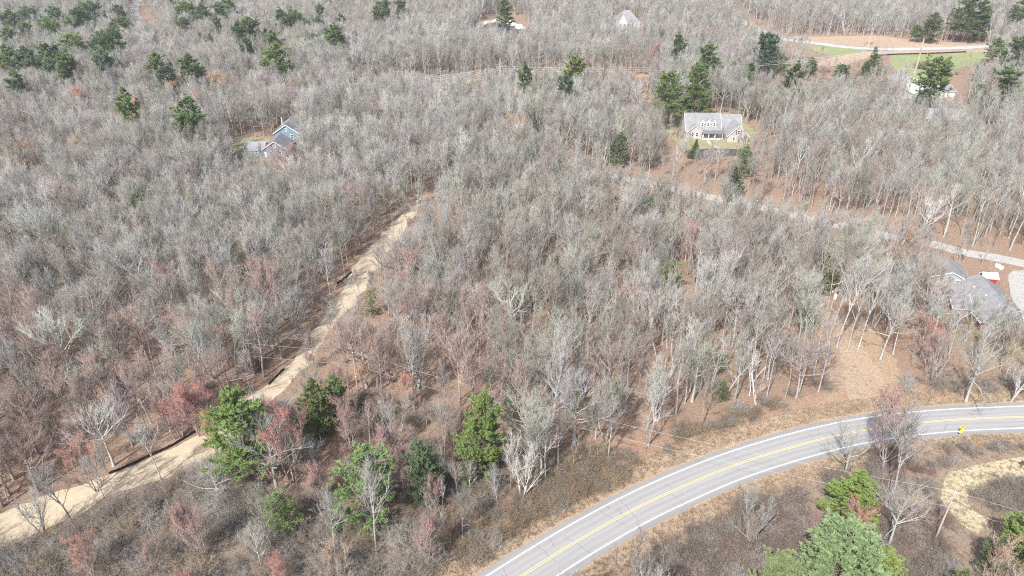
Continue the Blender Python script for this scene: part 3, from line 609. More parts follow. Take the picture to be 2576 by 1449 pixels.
# conifers: shape, column, row of the foot, row of the top, colour, label, width
CON = [
 ('p3', 632, 1222, 968, PB, 'tall two-tiered white pine standing on the edge of the straw track', 0.95),
 ('p1', 800, 1105, 950, PB, 'rounded green pine behind the red maple at the track', 0.85),
 ('p2', 862, 1065, 930, PB, 'bright green pine next to the orange budding tree', 0.8),
 ('p4', 1205, 1215, 980, PB, 'tall pointed evergreen behind the white bare tree near the road', 0.8),
 ('p1', 1078, 1268, 1098, PG, 'dense dark green pine left of the tall pointed evergreen', 0.85),
 ('t0', 930, 1310, 1120, PG, 'thin see-through pine behind a grey forked tree', 1.2),
 ('t1', 722, 1345, 1230, PB, 'small thin pine below the tall two-tiered pine', 1.05),
 ('p2', 2085, 1560, 1332, (0.29, 0.38, 0.19), 'large pale green pine cut off by the lower edge of the picture', 1.35),
 ('p0', 1935, 1560, 1382, (0.30, 0.38, 0.14), 'yellow green pine left of the large pale green pine', 0.95),
 ('p1', 2190, 1530, 1375, (0.30, 0.38, 0.14), 'green pine right of the large pale green pine', 1.0),
 ('p1', 2120, 1320, 1182, (0.28, 0.36, 0.13), 'bright green pine above the orange budding tree by the road', 1.25),
 ('p2', 2530, 1420, 1290, (0.28, 0.36, 0.13), 'green pine at the right edge behind the tan budding tree', 1.2),
 ('p0', 2470, 1450, 1340, PB, 'small green pine beside the tan budding tree', 0.7),
 ('p1', 2385, 1530, 1425, PB, 'low green pine top at the lower edge below the utility pole', 0.7),
 ('t0', 1448, 1040, 972, PY, 'small yellow green sapling pine in the leafy woods edge', 0.8),
 ('t1', 1548, 1045, 945, PG, 'thin green pine behind the two pale trunks by the road', 0.7),
 ('t0', 1280, 1065, 985, PD, 'slim dark pine in the woods right of the tall pointed evergreen', 0.7),
 ('t1', 1985, 895, 848, PB, 'small green hemlock left of the blue barrel', 1.0),
 ('c1', 1938, 702, 665, PY, 'small yellow green cedar in the woods left of the wooden pole', 0.9),
 ('t0', 1690, 695, 652, PB, 'small green pine in the middle of the woods', 0.9),
 ('p1', 342, 540, 478, PB, 'lone bright green pine in the left woods', 0.75),
 ('p1', 455, 312, 232, PG, 'broad dark green pine left of the blue house', 0.9),
 ('q0', 306, 268, 214, PG, 'green pine left of the broad dark pine', 0.8),
 ('q1', 188, 325, 278, PG, 'short pine in the left woods below the row of pines', 0.8),
 ('q1', 118, 335, 288, PD, 'short dark pine near the left edge', 0.8),
 ('c0', 1055, 368, 328, PD, 'small dark evergreen in the middle woods', 0.8),
 ('c1', 1228, 322, 294, PBL, 'small blue green evergreen in the middle woods', 1.1),
 ('p0', 690, 195, 102, PG, 'large rounded pine standing above the woods near the power line', 1.0),
 ('q2', 465, 190, 132, PG, 'spreading pine in the row left of the large rounded pine', 1.0),
 ('q0', 392, 172, 125, PG, 'pine behind its darker twin in the left row', 0.9),
 ('q1', 405, 200, 152, PD, 'darker twin pine in the left row', 1.0),
 ('q2', 255, 190, 118, PBL, 'grey green pine in front of the hidden white house', 0.9),
 ('q0', 150, 185, 128, PG, 'wide pine in the left row', 1.1), ('q1', 104, 150, 100, PG, 'pine behind the wide pine in the left row', 0.9),
 ('q2', 45, 185, 112, PG, 'large pine at the left edge of the row', 1.1), ('q1', 28, 218, 165, PB, 'light green pine at the left edge', 0.9),
 ('q0', 96, 212, 168, PB, 'light green pine below the large edge pine', 0.8), ('q1', 170, 212, 172, PG, 'low pine at the left end of the lower row', 1.0),
 ('q2', 205, 214, 165, PG, 'dense low pine in the middle of the lower row', 1.0), ('q0', 242, 208, 163, PB, 'light low pine near the right end of the lower row', 1.0), ('q1', 285, 200, 160, PG, 'dark low pine ending the lower row', 0.9),
 ('q0', 15, 70, 18, PG, 'far pine in the upper corner of the picture', 1.0), ('q1', 62, 62, 12, PBL, 'hazy far pine near the upper corner', 1.0), ('q2', 128, 55, 8, PBL, 'far hazy pine left of the gravel drive', 1.0),
 ('q0', 190, 60, 10, PG, 'far green pine left of the gravel drive', 1.0), ('q1', 222, 50, -2, PG, 'far pine nearest the gravel drive', 1.0), ('q2', 115, 85, 42, PB, 'light green far pine above the left row', 0.9),
 ('q1', 252, 115, 72, PG, 'narrow pine above the hidden white house', 0.7), ('q0', 278, 135, 66, PG, 'tall narrow pine right of the hidden white house', 0.65), ('c0', 295, 165, 95, PD, 'slim dark spruce right of the hidden white house', 0.8), ('q1', 200, 105, 70, PG, 'small far pine above the left row', 0.8),
 ('q2', 372, 112, 85, PD, 'small dark pine at the end of the gravel drive', 0.8),
 ('q0', 432, 42, -6, PB, 'far yellow green pine right of the gravel drive', 1.0), ('q1', 462, 55, 0, PG, 'far dense pine right of the gravel drive', 1.0), ('q2', 500, 62, 5, PG, 'far wide pine in the upper cluster', 1.0), ('q0', 545, 60, 2, PG, 'far tall pine in the upper cluster', 1.0),
 ('q1', 578, 48, -10, PB, 'far pale pine ending the upper cluster', 0.9), ('q2', 522, 70, 30, PG, 'low far pine in front of the upper cluster', 0.9), ('q0', 592, 100, 50, PG, 'dark far pine above the large rounded pine', 0.8), ('q1', 622, 90, 38, PG, 'far pine between two red trees', 0.9),
 ('q2', 712, 62, 15, PG, 'far pine right of the far red tree', 1.0), ('q0', 740, 50, 20, PG, 'far pine behind the woods in the upper middle', 0.9), ('q1', 722, 95, 55, PG, 'far small pine beside the large rounded pine', 0.9), ('q2', 838, 90, 55, PG, 'far pine left of the lone dark spruce', 1.0), ('q0', 788, 112, 75, PY, 'yellow green far pine above the power line', 0.8),
 ('c0', 928, 112, 55, PG, 'lone dark spruce in the upper middle woods', 1.0), ('q1', 950, 35, 0, PG, 'far pine at the upper edge above the lone spruce', 0.9), ('q2', 968, 42, -6, PG, 'second far pine at the upper edge above the lone spruce', 0.9), ('q0', 1005, 38, -8, PG, 'third far pine at the upper edge', 0.9), ('c1', 1052, 52, 6, PG, 'dark far spruce at the upper edge', 1.1), ('q1', 1075, 58, 25, PG, 'low far pine beside the dark far spruce', 1.0),
 ('q2', 1272, 30, -12, PD, 'far pine above the pond', 0.9),
 ('q0', 1450, 190, 132, PB, 'bright green pine standing under the power line', 0.9), ('q1', 1328, 195, 148, PD, 'dark pine under the power line in the middle', 0.7), ('q0', 1425, 225, 180, PD, 'dark pine in front of the bright pine under the line', 0.7),
 ('q2', 1188, 232, 200, PY, 'small yellow green pine below the power line', 0.8), ('t1', 1300, 292, 232, PG, 'thin dark pine in the middle woods below the power line', 1.0), ('t0', 1140, 275, 228, PG, 'thin pine left of its neighbour below the power line', 0.9),
 ('p1', 1692, 262, 175, PB, 'bright pine at the left of the group above the stone house', 0.8), ('p0', 1762, 245, 150, PG, 'tall pine in the group above the stone house', 0.7), ('c0', 1830, 240, 152, PB, 'full green spruce of the pair above the stone house', 1.6), ('c1', 1882, 240, 153, PBL, 'grey green spruce of the pair above the stone house', 1.5),
 ('q0', 1785, 155, 102, PG, 'pine beyond the power line above the spruce pair', 0.9), ('q1', 1718, 125, 78, PD, 'dark pine beyond the power line', 0.8), ('q2', 1936, 130, 78, PD, 'dark pine where the side road goes into the woods', 0.8),
 ('t0', 1955, 205, 135, PG, 'thin evergreen behind a grey tree right of the spruce pair', 1.1), ('q1', 1998, 205, 150, PD, 'dark pine right of the thin evergreen', 0.9), ('q0', 2042, 195, 140, PG, 'wide pine below the dry field', 1.1), ('q1', 2122, 192, 160, PG, 'low pine below the dry field', 1.1),
 ('c0', 2212, 195, 115, PG, 'pointed dark spruce left of the white house', 1.0), ('q2', 2185, 192, 150, PG, 'low pine at the foot of the pointed dark spruce', 0.8), ('q2', 2366, 225, 138, PG, 'spreading pine in front of the white roofed house', 1.0), ('q1', 2238, 235, 192, PB, 'low green pine left of the white roofed house', 1.1),
 ('q2', 2490, 158, 92, PB, 'yellow green pine beside the side road', 1.1), ('q1', 2475, 195, 148, PG, 'low pine below the yellow green pine', 0.9), ('q0', 2545, 210, 160, PBL, 'blue green pine at the right edge', 1.1), ('p1', 2572, 145, 88, PG, 'pine at the right edge beside the side road', 1.0), ('q1', 2520, 200, 172, PG, 'low pine left of the blue green pine', 0.9),
 ('p1', 2330, 108, 26, PG, 'big pine left of the giant one by the dry field', 1.0), ('p0', 2420, 106, -25, PG, 'giant broad pine by the dry field', 1.15), ('p2', 2462, 104, 14, PG, 'big pine leaning on the giant pine', 0.9), ('p2', 2555, 90, -25, PB, 'tall yellowish pine in the upper right corner', 1.0), ('q0', 2298, 106, 60, PG, 'lower pine at the left end of the big pines', 0.9),
 ('c0', 1860, 455, 415, PD, 'dark evergreen in the woods below the stone house', 0.9), ('c1', 1745, 398, 350, PD, 'dark spruce on the lawn of the stone house', 1.1), ('t0', 1560, 375, 330, PG, 'thin evergreen left of the stone house', 1.0), ('t1', 1885, 398, 360, PG, 'thin evergreen right of the stone house', 0.9),
 ('t0', 622, 690, 612, PG, 'thin dark evergreen among bare trees left of the track', 0.9), ('t1', 640, 768, 738, PB, 'little green pine left of the track', 1.0), ('t0', 70, 650, 590, PD, 'thin dark evergreen near the left edge', 1.0), ('t1', 155, 645, 610, PB, 'little green hemlock near the left edge', 1.1),
 ('t1', 1350, 775, 715, PG, 'thin hemlock in the middle of the grey woods', 1.1), ('t0', 1390, 690, 640, PG, 'thin hemlock behind the first in the grey woods', 1.0), ('t1', 935, 795, 730, PG, 'thin evergreen beside the track', 1.0), ('t0', 5, 920, 865, PG, 'dark evergreen at the left edge', 1.0),
 ('t1', 1810, 935, 880, PG, 'thin green hemlock among the white birches', 0.9), ('t1', 1815, 1010, 950, PG, 'low hemlock at the foot of the birches', 0.8), ('t0', 2085, 690, 630, PB, 'green hemlock behind the wooden pole', 1.0), ('t1', 2250, 760, 690, PG, 'hemlock left of the grey shed', 1.0), ('t0', 2190, 760, 700, PD, 'dark hemlock right of the wooden pole', 1.0),
 ('t0', 735, 395, 360, PD, 'dark evergreen beside the blue garage', 0.8), ('t1', 1560, 540, 495, PY, 'yellow green hemlock in the woods above the clearing', 1.0), ('t0', 1640, 540, 490, PB, 'green hemlock near the gravel lane', 1.0), ('t1', 1410, 440, 400, PD, 'dark thin hemlock beside the lane', 1.0),
 ('t0', 2390, 830, 780, PD, 'dark bush evergreen at the brick house', 0.9), ('t1', 660, 130, 85, PG, 'thin far pine behind the large rounded pine', 0.9),
]
for key, u, vb, vt, t, lab, wd in CON:
    j = np.random.default_rng(int(u)+int(vb)).uniform(0.85, 1.18, 3); t = tuple(a*b for a, b in zip(t, (j[0], j[0]*j[1]**0.3, j[2])))
    if key[0] in 'pq': key = key[0]+str((int(key[1])+int(u)) % 5)
    featured(key, 'pine_tree', u, vb, vt, t, lab, 'evergreen', 'evergreens standing among the bare trees', width=wd*(1.5 if vb < 760 else 1.2))

# the far pines that run along the upper left
rp = np.random.default_rng(77)
for k in range(84):
    u, vt = (rp.uniform(-10, 330), rp.uniform(-14, 150)) if k % 84 < 50 else (rp.uniform(400, 900), rp.uniform(-16, 85))
    if 300 < u < 420: continue
    h_ = rp.uniform(15, 25); x, y = ground_at(u, vt, h_); PLACED.append((x, y, h_*0.17)); FRONT.append((x, y)); c_ = [PG, PD, PBL, PB][k % 4]
    plant('q%d' % rp.integers(0, 5), 'pine_tree', x, y, h_, rp.uniform(0, 6.28), np.array(c_)*rp.uniform(0.85, 1.15), 'far green pine among bare crowns '+('left' if u < 340 else 'right')+' of the far gravel drive', 'evergreen', 'far pines '+('left' if u < 340 else 'right')+' of the gravel drive', width=rp.uniform(0.9, 1.6))

# trees with opening buds
BUD = [
 ('m1', 500, 1095, 945, RED, 'wide red budding maple above the track left of the tall pine', 1.1), ('m0', 440, 1105, 1000, RED, 'red budding maple leaning over the black fence', 0.9), ('m2', 245, 1235, 1088, CORAL, 'coral budding maple beside the bend of the track', 0.95),
 ('m2', 742, 1225, 1010, RED, 'large rose red maple right of the tall two-tiered pine', 0.85), ('m0', 695, 830, 640, ROSE, 'slender rose budding tree in the left woods', 0.8), ('m2', 240, 1460, 1338, CORAL, 'coral budding tree in the brush near the lower left corner', 0.95),
 ('m1', 520, 1405, 1240, ROSE, 'rose budding tree in the grey brush', 0.8), ('m0', 712, 1480, 1392, RED, 'low red budding tree at the lower edge', 1.0), ('m0', 480, 1500, 1435, RED, 'red tree top at the lower edge left of the middle', 1.0),
 ('m1', 2225, 1182, 975, ROSE, 'red budding maple standing against the road bend', 0.85), ('m2', 2128, 1375, 1252, CORAL, 'orange red budding tree below the bright green pine', 0.9), ('m1', 2025, 1372, 1265, ROSE, 'dusky rose tree left of the orange red budding tree', 0.9),
 ('m2', 2500, 1490, 1345, TAN, 'tan budding tree in the lower right corner', 1.1), ('m0', 915, 985, 905, ORANGE, 'round orange budding tree behind the pines at the track', 1.2), ('m1', 1010, 1035, 930, CORAL, 'coral budding tree in the leafy woods edge', 1.1),
 ('m2', 890, 1145, 983, ROSE, 'dusky many-stemmed tree between the pines', 0.85), ('m1', 555, 1150, 1035, YELLOW, 'yellowish budding tree touching the tall pine', 0.8), ('m1', 1190, 985, 865, TAN, 'tan pink tree in the leafy woods', 0.9),
 ('m0', 780, 935, 880, ROSE, 'small pink tree on the upper edge of the track', 1.0), ('m0', 850, 985, 915, ROSE, 'small rose tree right of the track', 1.0), ('m1', 1500, 1010, 905, ROSE, 'thin pink tree behind the pale trunks', 0.7),
 ('m1', 1100, 1290, 1180, ROSE, 'dusky tree in front of the dense dark pine', 0.7), ('m2', 860, 1470, 1340, TAN, 'tan tree in the brush at the lower edge', 0.8), ('m1', 1075, 1420, 1275, ROSE, 'pinkish thin tree in the brush left of the road', 0.8),
 ('m0', 1880, 1390, 1290, ROSE, 'small pink tree left of the double grey tree', 0.6), ('m1', 2290, 830, 770, CORAL, 'coral tree in front of the brick house', 1.3), ('m2', 2330, 930, 790, CORAL, 'wide coral tree left of the brick house', 1.1),
 ('m0', 650, 40, 2, RED, 'far bright red tree in the upper pines', 1.3), ('m1', 350, 180, 132, ROSE, 'far rose tree in the left row of pines', 1.2), ('m0', 205, 170, 138, ROSE, 'far rose tree before the hidden white house', 1.2), ('m2', 420, 235, 185, ORANGE, 'orange tree in the left woods', 1.3), ('m1', 560, 215, 172, ORANGE, 'orange tree left of the large rounded pine', 1.4), ('m0', 645, 225, 175, ORANGE, 'orange tree below the large rounded pine', 1.3),
 ('m1', 350, 300, 240, ORANGE, 'orange tree beside the broad dark pine', 1.2), ('m0', 490, 275, 220, ROSE, 'rose tree right of the broad dark pine', 1.2), ('m2', 735, 240, 190, ROSE, 'pink tree beside the large rounded pine', 1.0), ('m1', 185, 250, 208, CORAL, 'coral tree in the left woods under the pines', 1.5), ('m1', 325, 330, 278, CORAL, 'coral tree below the orange one', 1.1),
 ('m0', 40, 385, 340, CORAL, 'coral tree near the left edge', 1.2), ('m2', 190, 380, 330, TAN, 'tan tree in the left woods', 1.2), ('m0', 700, 415, 350, ROSE, 'rose tree in front of the blue house', 1.1), ('m2', 1290, 345, 280, ORANGE, 'russet tree in the middle woods', 1.2), ('m0', 1065, 165, 125, ROSE, 'small rose tree above the power line', 0.9),
 ('m1', 2545, 180, 125, RED, 'red tree at the right edge below the side road', 1.4), ('m0', 2075, 205, 160, ROSE, 'rose tree below the dry field', 1.1), ('m2', 2530, 255, 210, CORAL, 'coral tree at the right edge', 1.2), ('m1', 1990, 240, 190, CORAL, 'rust red tree right of the spruce pair', 0.9), ('m0', 2540, 235, 190, ROSE, 'dark rose tree at the right edge', 1.0),
 ('m1', 560, 760, 660, CORAL, 'coral tree in the left woods near the track', 0.9), ('m2', 390, 740, 640, ROSE, 'rose tree in the left woods', 0.8), ('m0', 270, 990, 880, CORAL, 'light coral tree in the left woods above the fence', 0.9), ('m1', 130, 1010, 900, ROSE, 'rose tinted tree near the left edge', 0.8), ('m0', 380, 985, 890, ROSE, 'small rose tree in the left woods', 0.9),
 ('m2', 1730, 800, 720, YELLOW, 'small yellow tree in the woods', 0.9), ('m1', 2310, 640, 560, TAN, 'tan tree beside the gravel lane', 0.8), ('m0', 1750, 620, 540, ROSE, 'rosy tree near the gravel lane', 0.8), ('m1', 1020, 700, 610, ROSE, 'rosy tree right of the track', 0.8), ('m2', 1850, 130, 85, ROSE, 'far rose tree beside the side road', 1.3), ('m0', 1800, 105, 65, ROSE, 'far rose tree left of the side road', 1.3),
 ('m1', 1640, 150, 105, ROSE, 'far pinkish tree above the power line', 1.2), ('m2', 930, 300, 235, ROSE, 'pinkish tree in the middle woods', 1.0), ('m0', 160, 540, 450, ROSE, 'pale rose tree in the left woods', 0.9), ('m1', 60, 470, 390, ROSE, 'dusky rose tree near the left edge', 1.0), ('m2', 880, 530, 450, ROSE, 'dusky rose tree above the track', 0.9),
 ('m1', 330, 1040, 925, ROSE, 'rosy tree above the middle of the black fence', 0.9), ('m2', 60, 1075, 950, CORAL, 'coral tinted tree at the left edge above the track', 0.9), ('m0', 160, 1130, 1010, ROSE, 'rosy slim tree above the track near the left edge', 0.8), ('m1', 975, 1190, 1050, ROSE, 'dusky rose tree left of the dense dark pine', 0.9), ('m2', 1020, 1255, 1120, ROSE, 'rosy tree beside the thin see-through pine', 0.8),
 ('m0', 610, 1075, 985, CORAL, 'coral tree behind the tall two-tiered pine', 0.9), ('m1', 820, 1290, 1170, ROSE, 'dusky rose tree in the brush below the rose red maple', 0.9), ('m2', 400, 1445, 1345, ROSE, 'rose tree in the grey brush right of the coral one', 0.8),
]
for key, u, vb, vt, t, lab, wd in BUD:
    bark = tuple(0.72*a+0.28*b for a, b in zip(GREY, t)); featured(key, 'budding_tree', u, vb, vt, bark, lab, 'tree', 'trees with opening buds', bud=t, width=wd*1.1)

# single bare trees that stand out
BARE = [
 ('v0', 1312, 1258, 1096, (0.54, 0.53, 0.51), 'bright white many-stemmed bare tree beside the road', 1.1), ('o2', 2230, 1390, 1205, GREY, 'broad bare grey tree left of the utility pole', 1.0), ('v0', 1885, 1372, 1205, GREY, 'double-trunked grey tree below the road', 1.0), ('o0', 2122, 1205, 1058, GREY, 'bare tree overhanging the road bend', 1.1),
 ('f4', 1498, 1104, 925, PALE, 'pale trunk standing alone on the leafy bank', 0.9), ('f0', 1546, 1096, 920, GREY, 'thin tree right of the pale trunk on the leafy bank', 0.8), ('f5', 1630, 1122, 925, PALE, 'bare tree at the edge of the bank near the road', 0.9), ('v0', 1390, 1040, 800, PALE, 'large pale forked tree in the leafy woods edge', 0.9),
 ('v2', 1048, 978, 778, PALE, 'large pale vase-shaped tree in the middle of the woods edge', 1.0), ('f3', 405, 1208, 1048, PALE, 'pale forked tree growing out of the track edge', 0.9), ('v1', 108, 1345, 1215, GREY, 'wide grey tree on the near edge of the track', 1.15), ('f2', 268, 1268, 1130, GREY, 'thin tree on the near edge of the track', 0.8), ('f1', 296, 1262, 1105, GREY, 'slim straight tree on the near edge of the track', 0.7),
 ('o1', 552, 1262, 1172, GREY, 'low spreading grey tree in the brush below the track', 1.4), ('f2', 662, 1435, 1315, PALE, 'pale slim tree in the brush at the lower edge', 0.9), ('f0', 948, 1392, 1130, GREY, 'tall grey forked tree in front of the thin pine', 0.8), ('f5', 940, 1340, 1180, GREY, 'grey tree standing close behind the tall forked one', 1.0), ('f5', 1245, 1145, 1000, GREY, 'rounded grey tree right of the tall pointed evergreen', 1.1),
 ('f3', 1190, 1185, 1040, GREY, 'slim grey tree in front of the tall pointed evergreen', 0.6), ('f2', 1180, 1255, 1155, PALE, 'small pale tree below the tall pointed evergreen', 0.8), ('v2', 1000, 1130, 985, GREY, 'large rounded grey tree between the pines', 1.15), ('f2', 1115, 1120, 990, GREY, 'grey tree left of the tall pointed evergreen', 0.9),
 ('o0', 2357, 605, 470, WHITE, 'large white barked tree beside the gravel lane', 0.9), ('f4', 1370, 1085, 1000, GREY, 'leaning thin tree on the leafy bank', 0.5), ('v2', 2345, 962, 800, PINKISH, 'wide grey pink tree beside the mown clearing', 1.0), ('o1', 2430, 1010, 850, GREY, 'spreading grey tree above the road at the right edge', 1.0), ('v1', 2540, 1010, 840, PALE, 'pale leaning tree at the right edge above the road', 0.9),
 ('f1', 2082, 862, 640, GREY, 'tall trunk beside the wooden pole', 0.9), ('f3', 2105, 875, 610, PALE, 'tallest pale trunk at the head of the mown clearing', 0.85), ('f0', 2132, 882, 640, GREY, 'straight trunk at the head of the mown clearing', 0.8), ('f4', 2158, 880, 620, PALE, 'forked trunk at the head of the mown clearing', 0.8), ('o2', 2215, 905, 720, GREY, 'grey tree leaning over the mown clearing', 0.9),
 ('o0', 2020, 940, 830, PINKISH, 'low pinkish tree behind the blue barrel', 1.3), ('f3', 490, 110, 20, PALE, 'far pale forked tree among the upper pines', 1.0), ('o1', 250, 640, 500, PALE, 'broad pale rounded tree in the left woods', 1.2), ('o0', 390, 800, 580, GREY, 'huge spreading oak in the left woods', 1.1),
 ('v0', 1835, 760, 540, PINKISH, 'tall pinkish broom-shaped tree left of the wooden pole', 0.9), ('v2', 1780, 840, 640, GREY, 'broom-shaped grey tree in the right woods', 0.9),
]
for key, u, vb, vt, t, lab, wd in BARE: featured(key, 'bare_tree', u, vb, vt, t, lab, 'tree', 'bare trees of the woods', width=wd)
BIR = [(940, 912, 815, 'slim white birch in the woods edge right of the track'), (885, 880, 795, 'white birch beside the track'), (1478, 905, 790, 'white birch with crooked limbs in the middle woods'), (1425, 1005, 880, 'white birch behind the large forked tree'), (1705, 965, 800, 'forked white birch in the right woods'), (1735, 985, 820, 'white birch leaning right in the right woods'), (1790, 975, 850, 'white birch left of the hemlock'), (1830, 985, 865, 'white birch right of the hemlock'),
       (1905, 1020, 870, 'tall white birch near the road bank'), (1655, 900, 780, 'white birch in the grey woods'), (1885, 995, 850, 'thin white birch above the road bank'), (1560, 870, 770, 'thin white birch in the middle woods'), (1420, 292, 220, 'far white birch in the middle woods'), (965, 880, 800, 'thin white birch behind the slim one'), (2140, 85, 20, 'far white birch above the dry field')]
for u, vb, vt, lab in BIR: featured(BIRCH, 'birch_tree', u, vb, vt, WHITE, lab, 'birch', 'white birches')

# ------------------------------------------------------------------ the woods
OPEN = [CLEARING, FIELD, GREEN1, GREEN2, STRAW2, LAWN1, LAWN2, LAWN3, PONDR, TARD, G([(1180, 60), (1240, 40), (1300, 40), (1350, 80), (1340, 110), (1230, 112)]),
        G([(1545, 62), (1612, 62), (1612, 92), (1545, 92)]), G([(1575, 285), (1625, 285), (1628, 312), (1572, 312)]), G([(620, 380), (690, 345), (760, 340), (765, 365), (720, 410), (630, 410)]),
        G([(2335, 690), (2450, 690), (2576, 700), (2700, 860), (2460, 850), (2350, 740)]), G([(1690, 330), (1880, 330), (1890, 372), (1690, 372)]), G([(2290, 195), (2410, 190), (2420, 260), (2295, 250)])]
THIN = [BANK, SOUTH, SWBRUSH, ROW]
ROADX = [(ROAD, 9.5), (TRACK, 0), (LANE, 5.0), (SIDE, 6.5), (SPUR, 6), (DRIVE, 6), (NORTH, 6), (LOOP, 5)]
TRPOLY = np.vstack([offset(TL, 1.0), offset(TR, -1.0)[::-1]])
TRPOLY = np.vstack([TL, TR[::-1]])
def scatter(step, jit, seed, ymax=800, margin=22):
    rng = np.random.default_rng(seed); out = []
    for y in np.arange(34, ymax, step):
        dep = y*math.cos(PITCH)+CAM_H*math.sin(PITCH); hw = dep*1288/FPX+margin
        n = int(2*hw/step); x = np.linspace(-hw, hw, n)+rng.uniform(-jit, jit, n)*step; out.append(np.c_[x, y+rng.uniform(-jit, jit, n)*step])
    return np.concatenate(out), rng
def allowed(P, rng, extra=0.0, thin=0.1, houses=True):
    ok = np.ones(len(P), bool)
    for pl in OPEN: ok &= ~inpoly(P, pl)
    for c, d in ROADX:
        if d: ok &= dline(P, c) > d+extra
    inT = inpoly(P, TRPOLY); far_ = P[:, 1] > 165; ok &= ~inT | (far_ & (dline(P, TR) < np.where(P[:, 1] > 205, 4.5, 2.0)) & (rng.uniform(size=len(P)) < np.where(P[:, 1] > 205, 0.3, 0.12))); ok &= (dline(P, TL) > 0.8+extra); ok &= (dline(P, TR) > 0.3) | far_
    for pl in THIN: ok &= ~inpoly(P, pl) | (rng.uniform(size=len(P)) < (np.where((dline(P, ROAD) > 12) & (dline(P, CLEARING) > 5), 0.8, 0.06) if pl is BANK else thin))
    return ok
def patchy(P, s, seed):
    r = np.random.default_rng(seed); v = 0
    for _ in range(5):
        a = r.uniform(0, 6.28); k = r.uniform(0.6, 1.7)/s; v = v+np.sin((P[:, 0]*math.cos(a)+P[:, 1]*math.sin(a))*k+r.uniform(0, 6.28))
    return v/5
P, rng = scatter(4.2, 0.48, 21)
ok = allowed(P, rng, 0.4, 0.07)
pl = np.array(PLACED)
LOWZ = [(G([(1790, 25), (1850, 25), (1970, 92), (1950, 120), (1860, 85)]), 0.3, 9), (G([(590, 352), (765, 345), (785, 500), (580, 500)]), 0.22, 11), (G([(1660, 330), (1930, 330), (1945, 490), (1640, 490)]), 0.4, 13), (G([(1565, 290), (1640, 290), (1640, 345), (1560, 345)]), 0.4, 12), (G([(2270, 190), (2430, 190), (2440, 340), (2270, 340)]), 0.2, 9),
        (G([(1540, 75), (1620, 75), (1630, 125), (1530, 125)]), 0.3, 12), (G([(1190, 85), (1340, 85), (1350, 135), (1180, 135)]), 0.4, 11), (G([(1900, 78), (2060, 118), (2500, 122), (2520, 175), (2300, 200), (2150, 175), (1980, 150), (1880, 105)]), 0.04, 6), (G([(700, 1060), (960, 1035), (1320, 1090), (1320, 1300), (1000, 1340), (700, 1270)]), 0.75, 12), (G([(1950, 150), (2150, 172), (2300, 198), (2520, 172), (2540, 205), (2440, 235), (2250, 240), (1960, 215)]), 0.35, 8), (G([(880, 205), (1250, 195), (1560, 190), (1640, 200), (1640, 262), (1300, 262), (880, 268)]), 0.75, 11.5), (G([(2330, 690), (2750, 720), (2800, 960), (2450, 960), (2310, 800)]), 0.75, 14),
        (offset(np.vstack([LANE]), 0)[:1], 0, 0), (G([(325, 0), (420, 60), (440, 130), (320, 110)]), 0.35, 12), (G([(1830, 250), (1960, 190), (2230, 190), (2250, 250), (1960, 300)]), 0.4, 12)]
for zp, kp, _ in LOWZ:
    if kp: ok &= ~inpoly(P, zp) | (rng.uniform(size=len(P)) < kp)
rt = (P[:, 0] > np.interp(P[:, 1], TR[:, 1], TR[:, 0])) & (dline(P, TR) < 12) & (P[:, 1] > 105) & (P[:, 1] < 230); ok &= ~rt | (rng.uniform(size=len(P)) < 0.48)
dl_ = dline(P, LANE); side_ = P[:, 1] < np.interp(P[:, 0], LANE[::-1, 0], LANE[::-1, 1]); lowlane = side_ & (dl_ < 25) & (P[:, 0] > 20)
ok &= ~lowlane | (rng.uniform(size=len(P)) < 0.33)
ft = np.array([(x, y, 0) for x, y in FRONT if y > 60])
u_ = ft[:, :2]/np.linalg.norm(ft[:, :2], axis=1)[:, None]
for k in range(len(ft)):                                       # a gap on the near side of each tall tree that rises above the canopy
    rel = P-ft[k, :2]; al = rel@u_[k]; ac = np.abs(rel[:, 0]*-u_[k][1]+rel[:, 1]*u_[k][0]); ok &= ~((al < 0) & (al > -10) & (ac < 2.6))
d = np.min(np.hypot(P[:, None, 0]-pl[None, :, 0], P[:, None, 1]-pl[None, :, 1])-pl[None, :, 2]*0.75, axis=1); ok &= d > 0
ok &= rng.uniform(size=len(P)) < 0.9+0.25*patchy(P, 14, 3)
P = P[ok]; N = len(P)
hh = rng.normal(18.0, 2.3, N)+2.2*patchy(P, 22, 4); hh = np.clip(hh, 12, 23)
for zp, kp, zh in LOWZ:
    if kp: m_ = inpoly(P, zp); hh[m_] = zh*rng.uniform(0.75, 1.1, m_.sum())
m_ = (P[:, 1] < np.interp(P[:, 0], LANE[::-1, 0], LANE[::-1, 1])) & (dline(P, LANE) < 23) & (P[:, 0] > 20); hh[m_] *= 0.62
rt = (P[:, 0] > np.interp(P[:, 1], TR[:, 1], TR[:, 0])) & (dline(P, TR) < 12) & (P[:, 1] > 105) & (P[:, 1] < 230); hh[rt] *= 0.68
near_edge = np.minimum(dline(P, ROAD), np.minimum(dline(P, TL), dline(P, TR))); hh *= np.clip(0.82+near_edge/90, 0.82, 1.0)
KEYS = FOREST+OAK+VASE+SLIM
pw = np.array([1.4, 1.3, 1.1, 1.2, 1.4, 0.9, 1.0, .8, .4, .4, .4, .55, .55, .55]); left = P[:, 0] < np.interp(P[:, 1], [60, 120, 260, 800], [-30, -30, -25, -60])
uvb = np.array([pix(x, y, 0) for x, y in P])
airy = ((uvb[:, 0] > 1250) & (uvb[:, 1] < 260)) | ((uvb[:, 0] > 1950) & (uvb[:, 1] < 700)) | ((uvb[:, 1] > 880) & (uvb[:, 1] < 1010) & (uvb[:, 0] > 1000))
